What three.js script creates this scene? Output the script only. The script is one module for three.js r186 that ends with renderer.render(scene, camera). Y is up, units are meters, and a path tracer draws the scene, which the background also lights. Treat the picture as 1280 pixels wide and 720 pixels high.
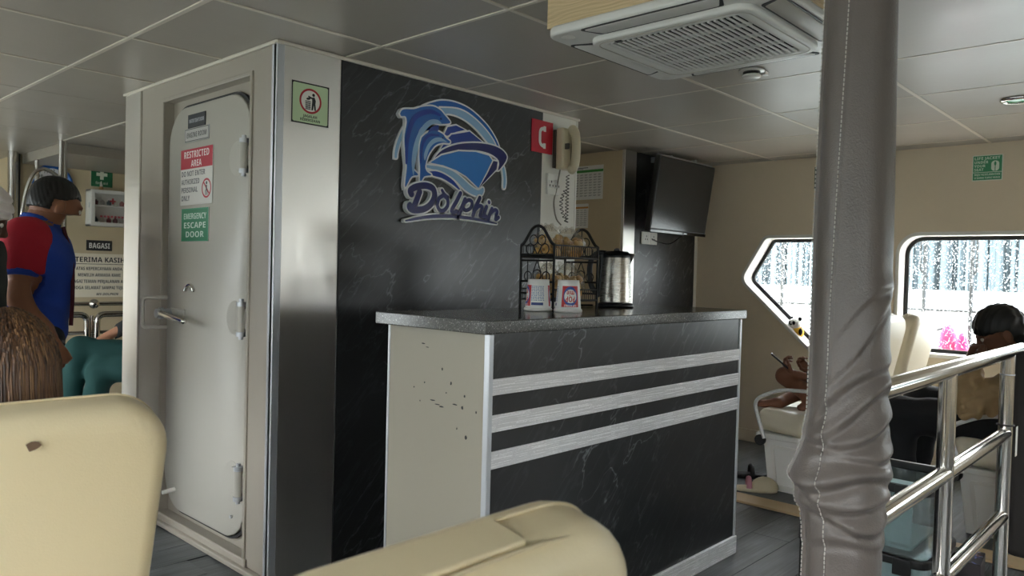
import * as THREE from 'three';
import { RoundedBoxGeometry } from 'three/addons/geometries/RoundedBoxGeometry.js';
import { mergeGeometries, mergeVertices, toCreasedNormals } from 'three/addons/utils/BufferGeometryUtils.js';

// ---------- camera, sky, exposure ----------
const scene = new THREE.Scene();
const camera = new THREE.PerspectiveCamera(41.344, 1280 / 720, 0.02, 5000);
{
  const yaw = 0.822415, pitch = -0.021778, roll = 0.025593, cy = Math.cos(yaw), sy = Math.sin(yaw), cp = Math.cos(pitch), sp = Math.sin(pitch);
  const F = new THREE.Vector3(sy * cp, sp, -cy * cp), R = new THREE.Vector3(cy, 0, sy), U = new THREE.Vector3().crossVectors(R, F);
  const c = Math.cos(roll), s = Math.sin(roll);
  const r = R.clone().multiplyScalar(c).addScaledVector(U, s), u = U.clone().multiplyScalar(c).addScaledVector(R, -s);
  camera.position.set(0, 1.2, 0);
  camera.quaternion.setFromRotationMatrix(new THREE.Matrix4().makeBasis(r, u, F.clone().negate()));
}
camera.focus = 3.0; camera.userData.fStop = 7;
scene.add(camera);
scene.background = new THREE.Color().setRGB(0.93, 0.98, 1.0);       // rain overcast, the same all round
scene.backgroundIntensity = 9;
const renderer = new THREE.WebGLRenderer({ antialias: true });
renderer.toneMapping = THREE.LinearToneMapping;
renderer.toneMappingExposure = 1.4;
renderer.shadowMap.enabled = true;

// ---------- helpers ----------
const PI = Math.PI, V = (x, y, z) => new THREE.Vector3(x, y, z);
let seed = 7;
const rnd = () => { seed = (seed * 1664525 + 1013904223) >>> 0; return seed / 4294967296; };
const rr = (a, b) => a + (b - a) * rnd();
const names = {};
function numbered(n) { const k = names[n] = (names[n] ?? -1) + 1; return k ? n + '_' + String(k).padStart(3, '0') : n; }
function shadow(o) { o.traverse((m) => { if (m.isMesh) { m.castShadow = true; m.receiveShadow = true; } }); return o; }
function mesh(name, geo, mat, parent, label) {
  const g = Array.isArray(geo) ? merge(geo) : geo;
  const m = new THREE.Mesh(g, mat); m.name = name; m.castShadow = m.receiveShadow = true;
  if (label) m.userData.label = label;
  if (parent) parent.add(m);
  return m;
}
function merge(list) {
  const l = list.map((g) => { let q = g.index ? g.toNonIndexed() : g.clone(); for (const k of Object.keys(q.attributes)) if (!['position', 'normal', 'uv'].includes(k)) q.deleteAttribute(k); if (!q.attributes.normal) q.computeVertexNormals(); if (!q.attributes.uv) q.setAttribute('uv', new THREE.BufferAttribute(new Float32Array(q.attributes.position.count * 2), 2)); return q; });
  return mergeGeometries(l);
}
function thing(name, label, category, pos = [0, 0, 0], turn = 0, group) {
  const o = new THREE.Group(); o.name = numbered(name); o.position.set(...pos); o.rotation.y = turn;
  o.userData = { label, category, kind: 'thing' }; if (group) o.userData.group = group;
  scene.add(o); return o;
}
function single(name, geo, mat, label, category, group) {
  const m = mesh(numbered(name), geo, mat, scene); m.userData = { label, category, kind: 'thing' }; if (group) m.userData.group = group; return m;
}
function struct(name, geo, mat) {
  const m = geo ? mesh(numbered(name), geo, mat, scene) : Object.assign(new THREE.Group(), { name: numbered(name) });
  if (!geo) scene.add(m);
  m.userData.kind = 'structure'; return m;
}
// geometry helpers; uv in metres
function muv(g0, s = 1) {
  const g = g0.index ? g0.toNonIndexed() : g0; if (!g.attributes.normal) g.computeVertexNormals();
  const p = g.attributes.position, n = g.attributes.normal, uv = new Float32Array(p.count * 2);
  for (let i = 0; i < p.count; i += 3) {
    let ax = 0, ay = 0, az = 0; for (let k = 0; k < 3; k++) { ax += Math.abs(n.getX(i + k)); ay += Math.abs(n.getY(i + k)); az += Math.abs(n.getZ(i + k)); }
    for (let k = 0; k < 3; k++) { const j = i + k, x = p.getX(j), y = p.getY(j), z = p.getZ(j);
      const [a, b] = ay > ax && ay > az ? [x, z] : ax > az ? [z, y] : [x, y]; uv[j * 2] = a * s; uv[j * 2 + 1] = b * s; }
  }
  g.setAttribute('uv', new THREE.BufferAttribute(uv, 2)); return g;
}
const at = (g, x, y, z) => g.translate(x, y, z);
function box(w, h, d, x = 0, y = 0, z = 0) { return muv(new THREE.BoxGeometry(w, h, d).translate(x, y, z)); }
function bb(x0, x1, y0, y1, z0, z1) { return box(x1 - x0, y1 - y0, z1 - z0, (x0 + x1) / 2, (y0 + y1) / 2, (z0 + z1) / 2); }
function rbox(w, h, d, r = 0.004, x = 0, y = 0, z = 0, seg = 2) { return muv(new RoundedBoxGeometry(w, h, d, seg, Math.min(r, w / 2.01, h / 2.01, d / 2.01)).translate(x, y, z)); }
function rbb(x0, x1, y0, y1, z0, z1, r = 0.003) { return rbox(x1 - x0, y1 - y0, z1 - z0, r, (x0 + x1) / 2, (y0 + y1) / 2, (z0 + z1) / 2); }
function cyl(r0, r1, a, b, seg = 20, open = false) {
  const d = new THREE.Vector3().subVectors(b, a), g = new THREE.CylinderGeometry(r1, r0, d.length(), seg, 1, open);
  g.applyQuaternion(new THREE.Quaternion().setFromUnitVectors(V(0, 1, 0), d.clone().normalize())); return g.translate((a.x + b.x) / 2, (a.y + b.y) / 2, (a.z + b.z) / 2);
}
function tube(pts, r, seg = 40, rad = 10, closed = false, tension = 0.5) { return new THREE.TubeGeometry(new THREE.CatmullRomCurve3(pts.map((p) => (p.isVector3 ? p : V(...p))), closed, 'catmullrom', tension), seg, r, rad, closed); }
function bentTube(pts, rad, r, seg = 8, sides = 12) {           // straight runs joined by round bends
  const P = pts.map((p) => V(...p)), path = new THREE.CurvePath(); let prev = P[0];
  for (let i = 1; i < P.length - 1; i++) {
    const a = P[i].clone().add(P[i - 1].clone().sub(P[i]).setLength(rad)), b = P[i].clone().add(P[i + 1].clone().sub(P[i]).setLength(rad));
    path.add(new THREE.LineCurve3(prev, a)); path.add(new THREE.QuadraticBezierCurve3(a, P[i], b)); prev = b;
  }
  path.add(new THREE.LineCurve3(prev, P[P.length - 1]));
  const L = []; for (const c of path.curves) { const n = c.isLineCurve3 ? 1 : seg; for (let k = 0; k < n; k++) L.push(c.getPoint(k / n)); } L.push(prev.clone(), P[P.length - 1]);
  const gs = []; const Q = L.filter((q, i) => !i || q.distanceTo(L[i - 1]) > 1e-5);
  for (let i = 1; i < Q.length; i++) { gs.push(cyl(r, r, Q[i - 1], Q[i], sides)); if (i < Q.length - 1) gs.push(new THREE.SphereGeometry(r, sides, 6).translate(Q[i].x, Q[i].y, Q[i].z)); }
  return merge(gs);
}
function sph(r, x, y, z, sx = 1, sy = 1, sz = 1, w = 20, h = 14) { return new THREE.SphereGeometry(r, w, h).scale(sx, sy, sz).translate(x, y, z); }
function shapeOf(pts) { const s = new THREE.Shape(); pts.forEach((p, i) => (i ? s.lineTo(p[0], p[1]) : s.moveTo(p[0], p[1]))); return s; }
function pathOf(pts) { const s = new THREE.Path(); pts.forEach((p, i) => (i ? s.lineTo(p[0], p[1]) : s.moveTo(p[0], p[1]))); return s; }
function roundPoly(pts, rad, seg = 8) {
  const out = [], n = pts.length;
  for (let i = 0; i < n; i++) {
    const p = new THREE.Vector2(...pts[i]), a = new THREE.Vector2(...pts[(i + n - 1) % n]), b = new THREE.Vector2(...pts[(i + 1) % n]), r = Array.isArray(rad) ? rad[i] : rad;
    const ua = a.clone().sub(p).normalize(), ub = b.clone().sub(p).normalize(), half = Math.acos(Math.max(-1, Math.min(1, ua.dot(ub)))) / 2, t = r / Math.tan(half);
    const A = p.clone().addScaledVector(ua, t), B = p.clone().addScaledVector(ub, t), C = p.clone().addScaledVector(ua.clone().add(ub).normalize(), r / Math.sin(half));
    let a0 = Math.atan2(A.y - C.y, A.x - C.x), a1 = Math.atan2(B.y - C.y, B.x - C.x); while (a1 - a0 > PI) a1 -= 2 * PI; while (a1 - a0 < -PI) a1 += 2 * PI;
    for (let k = 0; k <= seg; k++) { const t2 = a0 + (a1 - a0) * k / seg; out.push([C.x + r * Math.cos(t2), C.y + r * Math.sin(t2)]); }
  }
  return out;
}
function offsetPoly(pts, d) {                                    // outward for d > 0
  let area = 0; const n = pts.length; for (let i = 0; i < n; i++) { const a = pts[i], b = pts[(i + 1) % n]; area += a[0] * b[1] - b[0] * a[1]; }
  const sg = area > 0 ? 1 : -1;
  return pts.map((p, i) => {
    const a = pts[(i + n - 1) % n], b = pts[(i + 1) % n];
    let e1 = [p[0] - a[0], p[1] - a[1]], e2 = [b[0] - p[0], b[1] - p[1]]; const l1 = Math.hypot(...e1) || 1, l2 = Math.hypot(...e2) || 1;
    const n1 = [e1[1] / l1, -e1[0] / l1], n2 = [e2[1] / l2, -e2[0] / l2]; let m = [n1[0] + n2[0], n1[1] + n2[1]]; const q = m[0] * m[0] + m[1] * m[1];
    const k = Math.min(2 / Math.max(q, 1e-6), 1.9 / Math.sqrt(Math.max(q, 1e-6))); return [p[0] + sg * d * m[0] * k, p[1] + sg * d * m[1] * k];
  });
}
function extrude(shape, depth, bevel = 0, seg = 2, curve = 8) { return new THREE.ExtrudeGeometry(shape, { depth: depth - 2 * bevel, bevelEnabled: bevel > 0, bevelThickness: bevel, bevelSize: bevel, bevelOffset: -bevel, bevelSegments: seg, curveSegments: curve }).translate(0, 0, bevel); }
function zyx(g0) {                                               // shape plane (x, y), depth z  ->  world z, y, x
  const g = g0.index ? g0.toNonIndexed() : g0;
  for (const k of ['position', 'normal']) { const a = g.attributes[k]; for (let i = 0; i < a.count; i++) { const x = a.getX(i), z = a.getZ(i); a.setX(i, z); a.setZ(i, x); } }
  for (const k of Object.keys(g.attributes)) { const a = g.attributes[k]; for (let i = 0; i < a.count; i += 3) for (let c = 0; c < a.itemSize; c++) { const t = a.getComponent(i + 1, c); a.setComponent(i + 1, c, a.getComponent(i + 2, c)); a.setComponent(i + 2, c, t); } }
  return g;
}
const lathe = (pts, seg = 40) => new THREE.LatheGeometry(pts.map((p) => new THREE.Vector2(p[0], p[1])), seg);

// ---------- procedural textures ----------
function lattice(n, s) { const a = new Float32Array(n * n); let q = s * 2654435761 >>> 0; for (let i = 0; i < n * n; i++) { q = (q * 1664525 + 1013904223) >>> 0; a[i] = q / 4294967296; } return a; }
const LAT = {};
function vnoise(x, y, n, s) {                                    // tiles with period n
  const a = LAT[n + '_' + s] ??= lattice(n, s + 11), xi = Math.floor(x), yi = Math.floor(y); let fx = x - xi, fy = y - yi; fx = fx * fx * (3 - 2 * fx); fy = fy * fy * (3 - 2 * fy);
  const x0 = ((xi % n) + n) % n, y0 = ((yi % n) + n) % n, x1 = (x0 + 1) % n, y1 = (y0 + 1) % n;
  return (a[y0 * n + x0] * (1 - fx) + a[y0 * n + x1] * fx) * (1 - fy) + (a[y1 * n + x0] * (1 - fx) + a[y1 * n + x1] * fx) * fy;
}
function fbm(u, v, n, oct, s) { let t = 0, w = 0.5, m = n, sum = 0; for (let o = 0; o < oct; o++) { t += w * vnoise(u * m, v * m, m, s + o); sum += w; w *= 0.5; m *= 2; } return t / sum; }
function tex(size, fn, srgb = true, metres = 1, metresY = metres, height = size) {
  const d = new Uint8Array(size * height * 4);
  for (let y = 0; y < height; y++) for (let x = 0; x < size; x++) { const c = fn(x / size, y / height, x, y), i = (y * size + x) * 4, g = typeof c === 'number'; d[i] = Math.max(0, Math.min(255, g ? c : c[0])); d[i + 1] = Math.max(0, Math.min(255, g ? c : c[1])); d[i + 2] = Math.max(0, Math.min(255, g ? c : c[2])); d[i + 3] = 255; }
  const t = new THREE.DataTexture(d, size, height, THREE.RGBAFormat); t.wrapS = t.wrapT = THREE.RepeatWrapping; t.magFilter = THREE.LinearFilter; t.minFilter = THREE.LinearMipmapLinearFilter; t.generateMipmaps = true;
  t.repeat.set(1 / metres, 1 / metresY); if (srgb) t.colorSpace = THREE.SRGBColorSpace; t.needsUpdate = true; return t;
}
function canvasTex(w, h, draw) {
  const c = document.createElement('canvas'); c.width = w; c.height = h; const g = c.getContext('2d'); draw(g, w, h);
  const t = new THREE.CanvasTexture(c); t.colorSpace = THREE.SRGBColorSpace; t.anisotropy = 8; return t;
}
const std = (o) => new THREE.MeshStandardMaterial(o), phys = (o) => new THREE.MeshPhysicalMaterial(o);
const lerp = (a, b, t) => a + (b - a) * t, clamp = (x, a = 0, b = 1) => Math.max(a, Math.min(b, x));

const marbleTex = tex(1024, (u, v) => {
  const w1 = fbm(u, v, 4, 5, 1) - 0.5, w2 = fbm(u, v, 4, 5, 20) - 0.5, cl = fbm(u, v, 5, 6, 40);
  const vein = (a, b, s, p, sh) => { const q = fbm((u + v) * a + w1 * 0.1, (v - u) * b + w2 * 0.1, 4, 5, s); return Math.pow(1 - Math.min(1, Math.abs(q - 0.5) * sh), 2) * p; };
  const mask = clamp((fbm(u, v, 3, 3, 77) - 0.45) * 5);
  const k = 33 + (cl - 0.5) * 28 + vein(1, 3, 60, 92, 44) * mask + vein(1, 4, 90, 60, 36) * clamp((fbm(u, v, 3, 2, 99) - 0.42) * 4) + vein(1, 5, 130, 16, 16) + (rnd() - 0.5) * 3;
  return [k * 0.97, k, k * 1.02];
}, true, 1.7);
const brushTex = tex(512, (u, v) => 105 + (fbm(u * 1, v, 256, 1, 3) - 0.5) * 30 + (vnoise(u * 8, v * 256, 256, 5) - 0.5) * 70, false, 0.6, 0.3);
const brushTexV = tex(512, (u, v) => 128 + (vnoise(u * 256, v * 8, 256, 6) - 0.5) * 14 + (fbm(u, v, 6, 3, 8) - 0.5) * 26, false, 0.5, 1.0);
const smudge = tex(512, (u, v) => 128 + (fbm(u, v, 4, 5, 33) - 0.5) * 46, false, 1.2);
const creamTex = tex(512, (u, v) => { const k = (fbm(u, v, 3, 5, 12) - 0.5) * 14; return [236 + k, 231 + k, 221 + k]; }, true, 1.6);
const speckTex = tex(1024, (u, v, x, y) => { const a = vnoise(u * 256, v * 256, 256, 4), b = vnoise(u * 200, v * 200, 200, 9); let k = 86 + (a - 0.5) * 26; if (b > 0.86) k = 150; if (b < 0.1) k = 48; if (vnoise(u * 128, v * 128, 128, 14) > 0.93) k = 190; return [k, k, k * 0.97]; }, true, 0.5);
const plankTex = tex(512, (u, v) => { const g = fbm(u * 1, v * 1, 8, 4, 21), s = vnoise(u * 6, v * 128, 128, 22), k = 128 + (g - 0.5) * 50 + (s - 0.5) * 34; return [k * 0.98, k, k * 1.01]; }, true, 1.2, 0.5);
const woodTex = tex(512, (u, v) => { const w = fbm(u, v, 4, 3, 51), q = Math.sin((v * 26 + w * 7) * 2 * PI) * 0.5 + 0.5, s = vnoise(u * 8, v * 256, 256, 52); return [192 + q * 14 + (s - 0.5) * 22, 170 + q * 13 + (s - 0.5) * 22, 132 + q * 12 + (s - 0.5) * 20]; }, true, 0.9, 0.35);
const grainBump = tex(512, (u, v) => 128 + (fbm(u, v, 96, 3, 61) - 0.5) * 170 + (fbm(u, v, 24, 2, 64) - 0.5) * 50, false, 0.18);
const paintBump = tex(512, (u, v) => 128 + (fbm(u, v, 24, 4, 71) - 0.5) * 160, false, 0.5);
const weave = tex(256, (u, v, x, y) => 128 + ((x & 3) < 2 ? 30 : -30) * ((y & 3) < 2 ? 1 : -1), false, 0.06);

// ---------- materials ----------
const col = (h) => new THREE.Color(h);
const M = {
  wall: std({ color: col('#efe4d2'), map: creamTex, roughness: 0.55, bumpMap: paintBump, bumpScale: 0.0006 }),
  wallCream: std({ color: col('#e3d5b8'), map: creamTex, roughness: 0.6 }),
  ceil: std({ color: col('#aaa399'), roughness: 0.75, roughnessMap: smudge, bumpMap: paintBump, bumpScale: 0.0004 }),
  strip: std({ color: col('#d8d0c2'), roughness: 0.35 }),
  doorPaint: std({ color: col('#b9b5ab'), roughness: 0.32, bumpMap: paintBump, bumpScale: 0.0005 }),
  boxPaint: std({ color: col('#a69e91'), roughness: 0.38, bumpMap: paintBump, bumpScale: 0.0004 }),
  steel: phys({ color: col('#e2dfd9'), metalness: 1, roughness: 0.72, roughnessMap: brushTexV }),
  chrome: std({ color: col('#e4e2de'), metalness: 1, roughness: 0.09 }),
  pipe: std({ color: col('#d6d3ce'), metalness: 1, roughness: 0.13 }),
  alu: std({ color: col('#f0f0f2'), metalness: 0.2, roughness: 0.6, roughnessMap: brushTex }),
  aluTrim: std({ color: col('#c9ccd0'), metalness: 0.7, roughness: 0.42 }),
  marble: std({ map: marbleTex, roughness: 0.66, roughnessMap: smudge }),
  worktop: std({ map: speckTex, roughness: 0.16 }),
  counterCream: std({ color: col('#a09a8a'), roughness: 0.5 }),
  white: std({ color: col('#e8e6e0'), roughness: 0.45 }),
  whiteGloss: std({ color: col('#efeeea'), roughness: 0.22 }),
  whitePanel: std({ color: col('#dedbd3'), roughness: 0.3 }),
  floor: std({ color: col('#c4c8ca'), map: plankTex, roughness: 0.4 }),
  floor2: std({ color: col('#b6babd'), map: plankTex, roughness: 0.42 }),
  dark: std({ color: col('#1b1b1c'), roughness: 0.5 }),
  black: std({ color: col('#0d0d0e'), roughness: 0.4 }),
  blackGloss: std({ color: col('#0c0c0e'), roughness: 0.12 }),
  rubber: std({ color: col('#141414'), roughness: 0.6 }),
  acWhite: std({ color: col('#d9d8d3'), roughness: 0.4 }),
  acGrey: std({ color: col('#b9b4a9'), roughness: 0.45 }),
  wood: std({ map: woodTex, roughness: 0.45 }),
  vinyl: phys({ color: col('#efdfb9'), roughness: 0.36, bumpMap: grainBump, bumpScale: 0.0003, clearcoat: 0.15, clearcoatRoughness: 0.3 }),
  vinylPale: phys({ color: col('#ddd3bc'), roughness: 0.38, bumpMap: grainBump, bumpScale: 0.0003 }),
  leather: phys({ color: col('#716964'), roughness: 0.3, bumpMap: grainBump, bumpScale: 0.0008 }),
  thread: std({ color: col('#d8d4cc'), roughness: 0.7 }),
  glass: phys({ color: col('#ffffff'), transmission: 1, roughness: 0.0, ior: 1.45, thickness: 0 }),
  drop: phys({ color: col('#ffffff'), transmission: 1, roughness: 0.02, ior: 1.33, thickness: 0.002 }),
  beigeTrim: std({ color: col('#d5b98e'), roughness: 0.5 }),
};
for (const m of Object.values(M)) m.side = THREE.DoubleSide;
function printed(t, rough = 0.4) { return std({ map: t, roughness: rough }); }
// a thin plate with a printed face; facing '+z' or '-x'
function plate(name, label, category, cx, cy, cz, w, h, facing, t, { thick = 0.004, group, rough = 0.35, edge = M.white, r = 0.002 } = {}) {
  const o = thing(name, label, category, [cx, cy, cz], facing === '-x' ? -PI / 2 : 0, group);
  mesh('backing', rbox(w, h, thick, r, 0, 0, thick / 2), edge, o);
  mesh('printed_face', new THREE.PlaneGeometry(w - 0.001, h - 0.001).translate(0, 0, thick + 0.0006), printed(t, rough), o);
  return o;
}
const fit = (g, s, cx, y, maxw, size, weight = 'bold', fam = 'sans-serif', squeeze) => { g.font = `${weight} ${size}px ${fam}`; const w = g.measureText(s).width, k = squeeze ?? Math.min(1, maxw / w); g.save(); g.translate(cx, y); g.scale(k, 1); g.fillText(s, 0, 0); g.restore(); };

// ---------- the room ----------
const XW = 5.24, YC = 2.034, ZB = -2.586, XD = 1.48, ZT = -2.945, XP = -0.85, ZF = -8.0, ZR = 5.2, ZN = -7.04;
struct('floor', bb(XP - 0.2, XW + 0.2, -0.12, -0.004, ZF - 0.2, ZR + 0.2), M.floor2);
{
  const fl = scene.getObjectByName('floor'), mats = [M.floor, M.floor2];
  for (let j = 0; j < 24; j++) { const z0 = -4.1 + j * 0.18; for (let i = -1; i < 3; i++) { const x0 = 0.15 + i * 1.22 + (j % 3) * 0.41, x1 = Math.min(x0 + 1.217, 3.79), xs = Math.max(x0, -0.3); if (x1 - xs < 0.05 || z0 > 0.1) continue;
    if (x0 > 1.3 && x1 < 3.4 && z0 < -2.7) continue;
    mesh('floor_plank', rbb(xs, x1, -0.006, 0, z0, z0 + 0.177, 0.0015), mats[(i + j * 7 + 8) % 2], fl); } }
}
{ // ceiling: a slab with recessed joints between glossy panels, cover strips along some joints
  const c = struct('ceiling', bb(XP - 0.2, XW + 0.2, YC + 0.006, YC + 0.12, ZF - 0.2, ZR + 0.2), M.ceil);
  const P = 0.6585, gx = []; for (let x = 1.11 - 3 * P; x < XW; x += P) gx.push(x); gx.push(XW + 0.05);
  const gz = []; for (let k = -9; k < 9; k++) gz.push(-2.345 + k * P);
  for (let i = 0; i + 1 < gx.length; i++) for (let k = 0; k + 1 < gz.length; k++) {
    if (gz[k] > 1.5) continue;
    mesh('ceiling_panel', rbb(gx[i] + 0.002, gx[i + 1] - 0.002, YC, YC + 0.012, gz[k] + 0.002, gz[k + 1] - 0.002, 0.003), M.ceil, c);
  }
  mesh('ceiling_panel', bb(XP, XW, YC, YC + 0.012, gz[gz.length - 1], ZR), M.ceil, c);
  for (const z of gz) if (z > -3.8 && z < 0.5) mesh('cover_strip', rbb(XP, XW, YC - 0.004, YC, z - 0.008, z + 0.008, 0.0015), M.strip, c);
  mesh('cover_strip', rbb(1.11 - 0.009, 1.11 + 0.009, YC - 0.005, YC, ZF, 1, 0.0015), M.strip, c);
  mesh('cover_strip', rbb(1.77 - 0.008, 1.77 + 0.008, YC - 0.0045, YC, ZB + 0.02, 1, 0.0015), M.strip, c);
  mesh('cover_strip', rbb(1.77 - 0.008, 1.77 + 0.008, YC - 0.0045, YC, -6.06, -4.03, 0.0015), M.strip, c);
  for (const x of gx.slice(4, -1)) if (x > 1.8) mesh('cover_strip', rbb(x - 0.005, x + 0.005, YC - 0.002, YC + 0.001, ZF, 1, 0.0008), M.strip, c);
}
// right-hand wall with its windows
const rectWin = (z0, z1) => roundPoly([[z0, 0.752], [z1, 0.752], [z1, 1.492], [z0, 1.492]], 0.12, 8);
const hexWin = roundPoly([[-2.575, 1.186], [-2.07, 0.728], [-1.70, 0.728], [-1.70, 1.486], [-2.40, 1.486]], [0.07, 0.07, 0.1, 0.1, 0.05], 8);
const winsR = [hexWin, rectWin(-1.51, -0.05), rectWin(0.35, 1.85), rectWin(2.2, 3.7), rectWin(4.0, 5.0)];
const winsL = [rectWin(-7.6, -6.4), roundPoly([[-6.0, 0.03], [-4.7, 0.03], [-4.7, 1.93], [-6.0, 1.93]], 0.05, 4), rectWin(-3.9, -2.4), rectWin(-1.7, -0.2), rectWin(0.2, 1.5), rectWin(1.85, 3.35), rectWin(3.6, 4.9)];
function sideWall(name, wins, x0, thick) {
  const s = shapeOf([[ZF - 0.1, -0.1], [ZR + 0.1, -0.1], [ZR + 0.1, YC + 0.06], [ZF - 0.1, YC + 0.06]]); for (const w of wins) s.holes.push(pathOf(w));
  return struct(name, muv(zyx(extrude(s, thick)).translate(x0, 0, 0)), M.wall);
}
sideWall('wall_right', winsR, XW, 0.16); sideWall('wall_left', winsL, XP - 0.16, 0.16);
function ringShape(outer, inner) { const s = shapeOf(outer); s.holes.push(pathOf(inner)); return s; }
function windowAt(poly, x, dir, drops) {
  const o = struct('window_' + (windowAt.n = (windowAt.n ?? 0) + 1));
  const liner = zyx(extrude(ringShape(offsetPoly(poly, 0.02), offsetPoly(poly, -0.004)), 0.165, 0.0035)); liner.scale(dir, 1, 1); liner.translate(x - dir * 0.003, 0, 0);
  mesh('window_frame', toCreasedNormals(liner, 0.6), M.white, o);
  const seal = zyx(extrude(ringShape(offsetPoly(poly, -0.003), offsetPoly(poly, -0.028)), 0.02, 0.004)); seal.scale(dir, 1, 1); seal.translate(x + dir * 0.118, 0, 0);
  mesh('rubber_seal', toCreasedNormals(seal, 0.6), M.rubber, o);
  const pane = zyx(new THREE.ShapeGeometry(shapeOf(offsetPoly(poly, -0.02)))); pane.translate(x + dir * 0.13, 0, 0);
  mesh('pane', pane, M.glass, o);
  if (drops) {
    const lo = [Infinity, Infinity], hi = [-Infinity, -Infinity]; for (const p of poly) for (let k = 0; k < 2; k++) { lo[k] = Math.min(lo[k], p[k]); hi[k] = Math.max(hi[k], p[k]); }
    const inside = (a, b) => { let c = false; for (let i = 0, j = poly.length - 1; i < poly.length; j = i++) { const p = poly[i], q = poly[j]; if ((p[1] > b) !== (q[1] > b) && a < (q[0] - p[0]) * (b - p[1]) / (q[1] - p[1]) + p[0]) c = !c; } return c; };
    const im = new THREE.InstancedMesh(new THREE.IcosahedronGeometry(1, 1), M.drop, drops), m4 = new THREE.Matrix4(); im.name = 'raindrops'; im.userData.kind = 'stuff';
    for (let i = 0; i < drops;) { const z = rr(lo[0], hi[0]), y = rr(lo[1], hi[1]); if (!inside(z, y)) continue; const r = 0.0009 + 0.0022 * rnd() ** 2; im.setMatrixAt(i++, m4.makeScale(0.0011, r * rr(1, 1.9), r).setPosition(x + dir * 0.1315, y, z)); }
    o.add(im);
  }
  return o;
}
winsR.forEach((w, i) => windowAt(w, XW, 1, [4000, 7000][i])); winsL.forEach((w, i) => { if (i !== 1) windowAt(w, XP, -1); });
{ const d = struct('door_2'), f = roundPoly([[-6.0, 0.03], [-4.7, 0.03], [-4.7, 1.93], [-6.0, 1.93]], 0.05, 4); mesh('door_frame', zyx(extrude(ringShape(offsetPoly(f, 0.05), offsetPoly(f, -0.004)), 0.18, 0.004)).translate(XP - 0.17, 0, 0), M.whiteGloss, d); }   // open boarding doorway
struct('wall_front', bb(XP - 0.1, XW + 0.1, -0.1, YC + 0.05, ZF - 0.12, ZF), M.wall);
struct('wall_rear', bb(XP - 0.1, XW + 0.1, -0.1, YC + 0.05, ZR, ZR + 0.12), M.wall);
// engine-room box: a painted face with the door, a steel face, the black wall, the white end
{
  const s = shapeOf([[-4.03, -0.02], [-2.602, -0.02], [-2.602, YC], [-4.03, YC]]); s.holes.push(pathOf([[-3.577, 0.045], [-2.777, 0.045], [-2.777, 1.935], [-3.577, 1.935]]));
  struct('wall_engine_room', muv(zyx(extrude(s, 0.05)).translate(XD, 0, 0)), M.boxPaint);
  const fr = struct('trim_1', muv(zyx(extrude(ringShape([[-3.592, 0.0], [-2.762, 0.0], [-2.762, 1.95], [-3.592, 1.95]], [[-3.574, 0.048], [-2.78, 0.048], [-2.78, 1.932], [-3.574, 1.932]]), 0.012, 0.004)).translate(XD - 0.008, 0, 0)), M.boxPaint);
  mesh('recess_back', bb(XD + 0.045, XD + 0.06, 0, 1.96, -3.6, -2.75), M.boxPaint, fr);
  mesh('sill', [rbb(XD - 0.012, XD + 0.046, 0.0, 0.05, -3.6, -2.75, 0.008), rbb(XD - 0.03, XD + 0.0, 0.0, 0.022, -3.9, -2.6, 0.006)], M.boxPaint, fr);
  struct('wall_engine_room_core', bb(XD + 0.06, 3.26, 0, YC, -4.02, ZB - 0.03), M.boxPaint);
  struct('wall_steel_side', rbb(XD - 0.004, XD + 0.004, 0.02, YC - 0.006, -4.03, -3.84, 0.002), M.steel);
  struct('trim_2', rbb(XD - 0.006, XD + 0.006, 0.0, YC - 0.004, -3.846, -3.832, 0.003), M.boxPaint);
  struct('wall_steel_front', bb(XD + 0.02, 1.762, 0, YC, ZB - 0.03, ZB), M.steel);
  struct('trim_3', [rbb(XD - 0.006, XD + 0.026, 0, YC, ZB - 0.02, ZB + 0.005, 0.004), rbb(XD - 0.006, XD + 0.006, 0, YC, ZB - 0.035, ZB, 0.003)], M.aluTrim);
  struct('wall_logo', bb(1.762, 2.984, 0, YC, ZB - 0.03, ZB + 0.002), M.marble);
  struct('trim_4', rbb(1.757, 1.765, 0, YC, ZB - 0.01, ZB + 0.005, 0.002), M.dark);
  struct('wall_white_end', bb(2.984, 3.27, 0, YC, ZB - 0.03, ZB), M.whitePanel);
  struct('trim_5', rbb(3.264, 3.276, 0, YC, ZB - 0.03, ZB + 0.004, 0.003), M.white);
  struct('trim_6', [rbb(XD - 0.012, 3.28, YC - 0.014, YC, ZB, ZB + 0.014, 0.004), rbb(XD - 0.014, XD, YC - 0.014, YC, -4.04, ZB + 0.01, 0.004)], M.strip);
}
// block behind the counter on the right: beige face, metal corner, black wall behind the television
struct('wall_beige', bb(4.25, XW, 0, YC, ZF, ZT - 0.012), M.wallCream);
struct('wall_television', bb(4.38, 5.2, 0, YC, ZT - 0.02, ZT), M.marble);
struct('trim_7', [rbb(4.246, 4.382, 0, YC, ZT - 0.02, ZT + 0.004, 0.003)], M.steel);
struct('trim_8', rbb(5.2, XW, 0, YC, ZT - 0.02, ZT + 0.003, 0.003), M.whitePanel);
// luggage bay at the far left
struct('wall_luggage_bay', bb(1.77, 4.25, 0, YC, ZF, ZN), M.wallCream);
struct('ceiling_soffit', [rbb(1.8, 4.25, 1.96, YC, ZN, -6.06, 0.004)], M.boxPaint);
struct('trim_9', rbb(1.755, 1.785, 0, YC, ZN - 0.02, ZN + 0.02, 0.004), M.dark);

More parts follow.
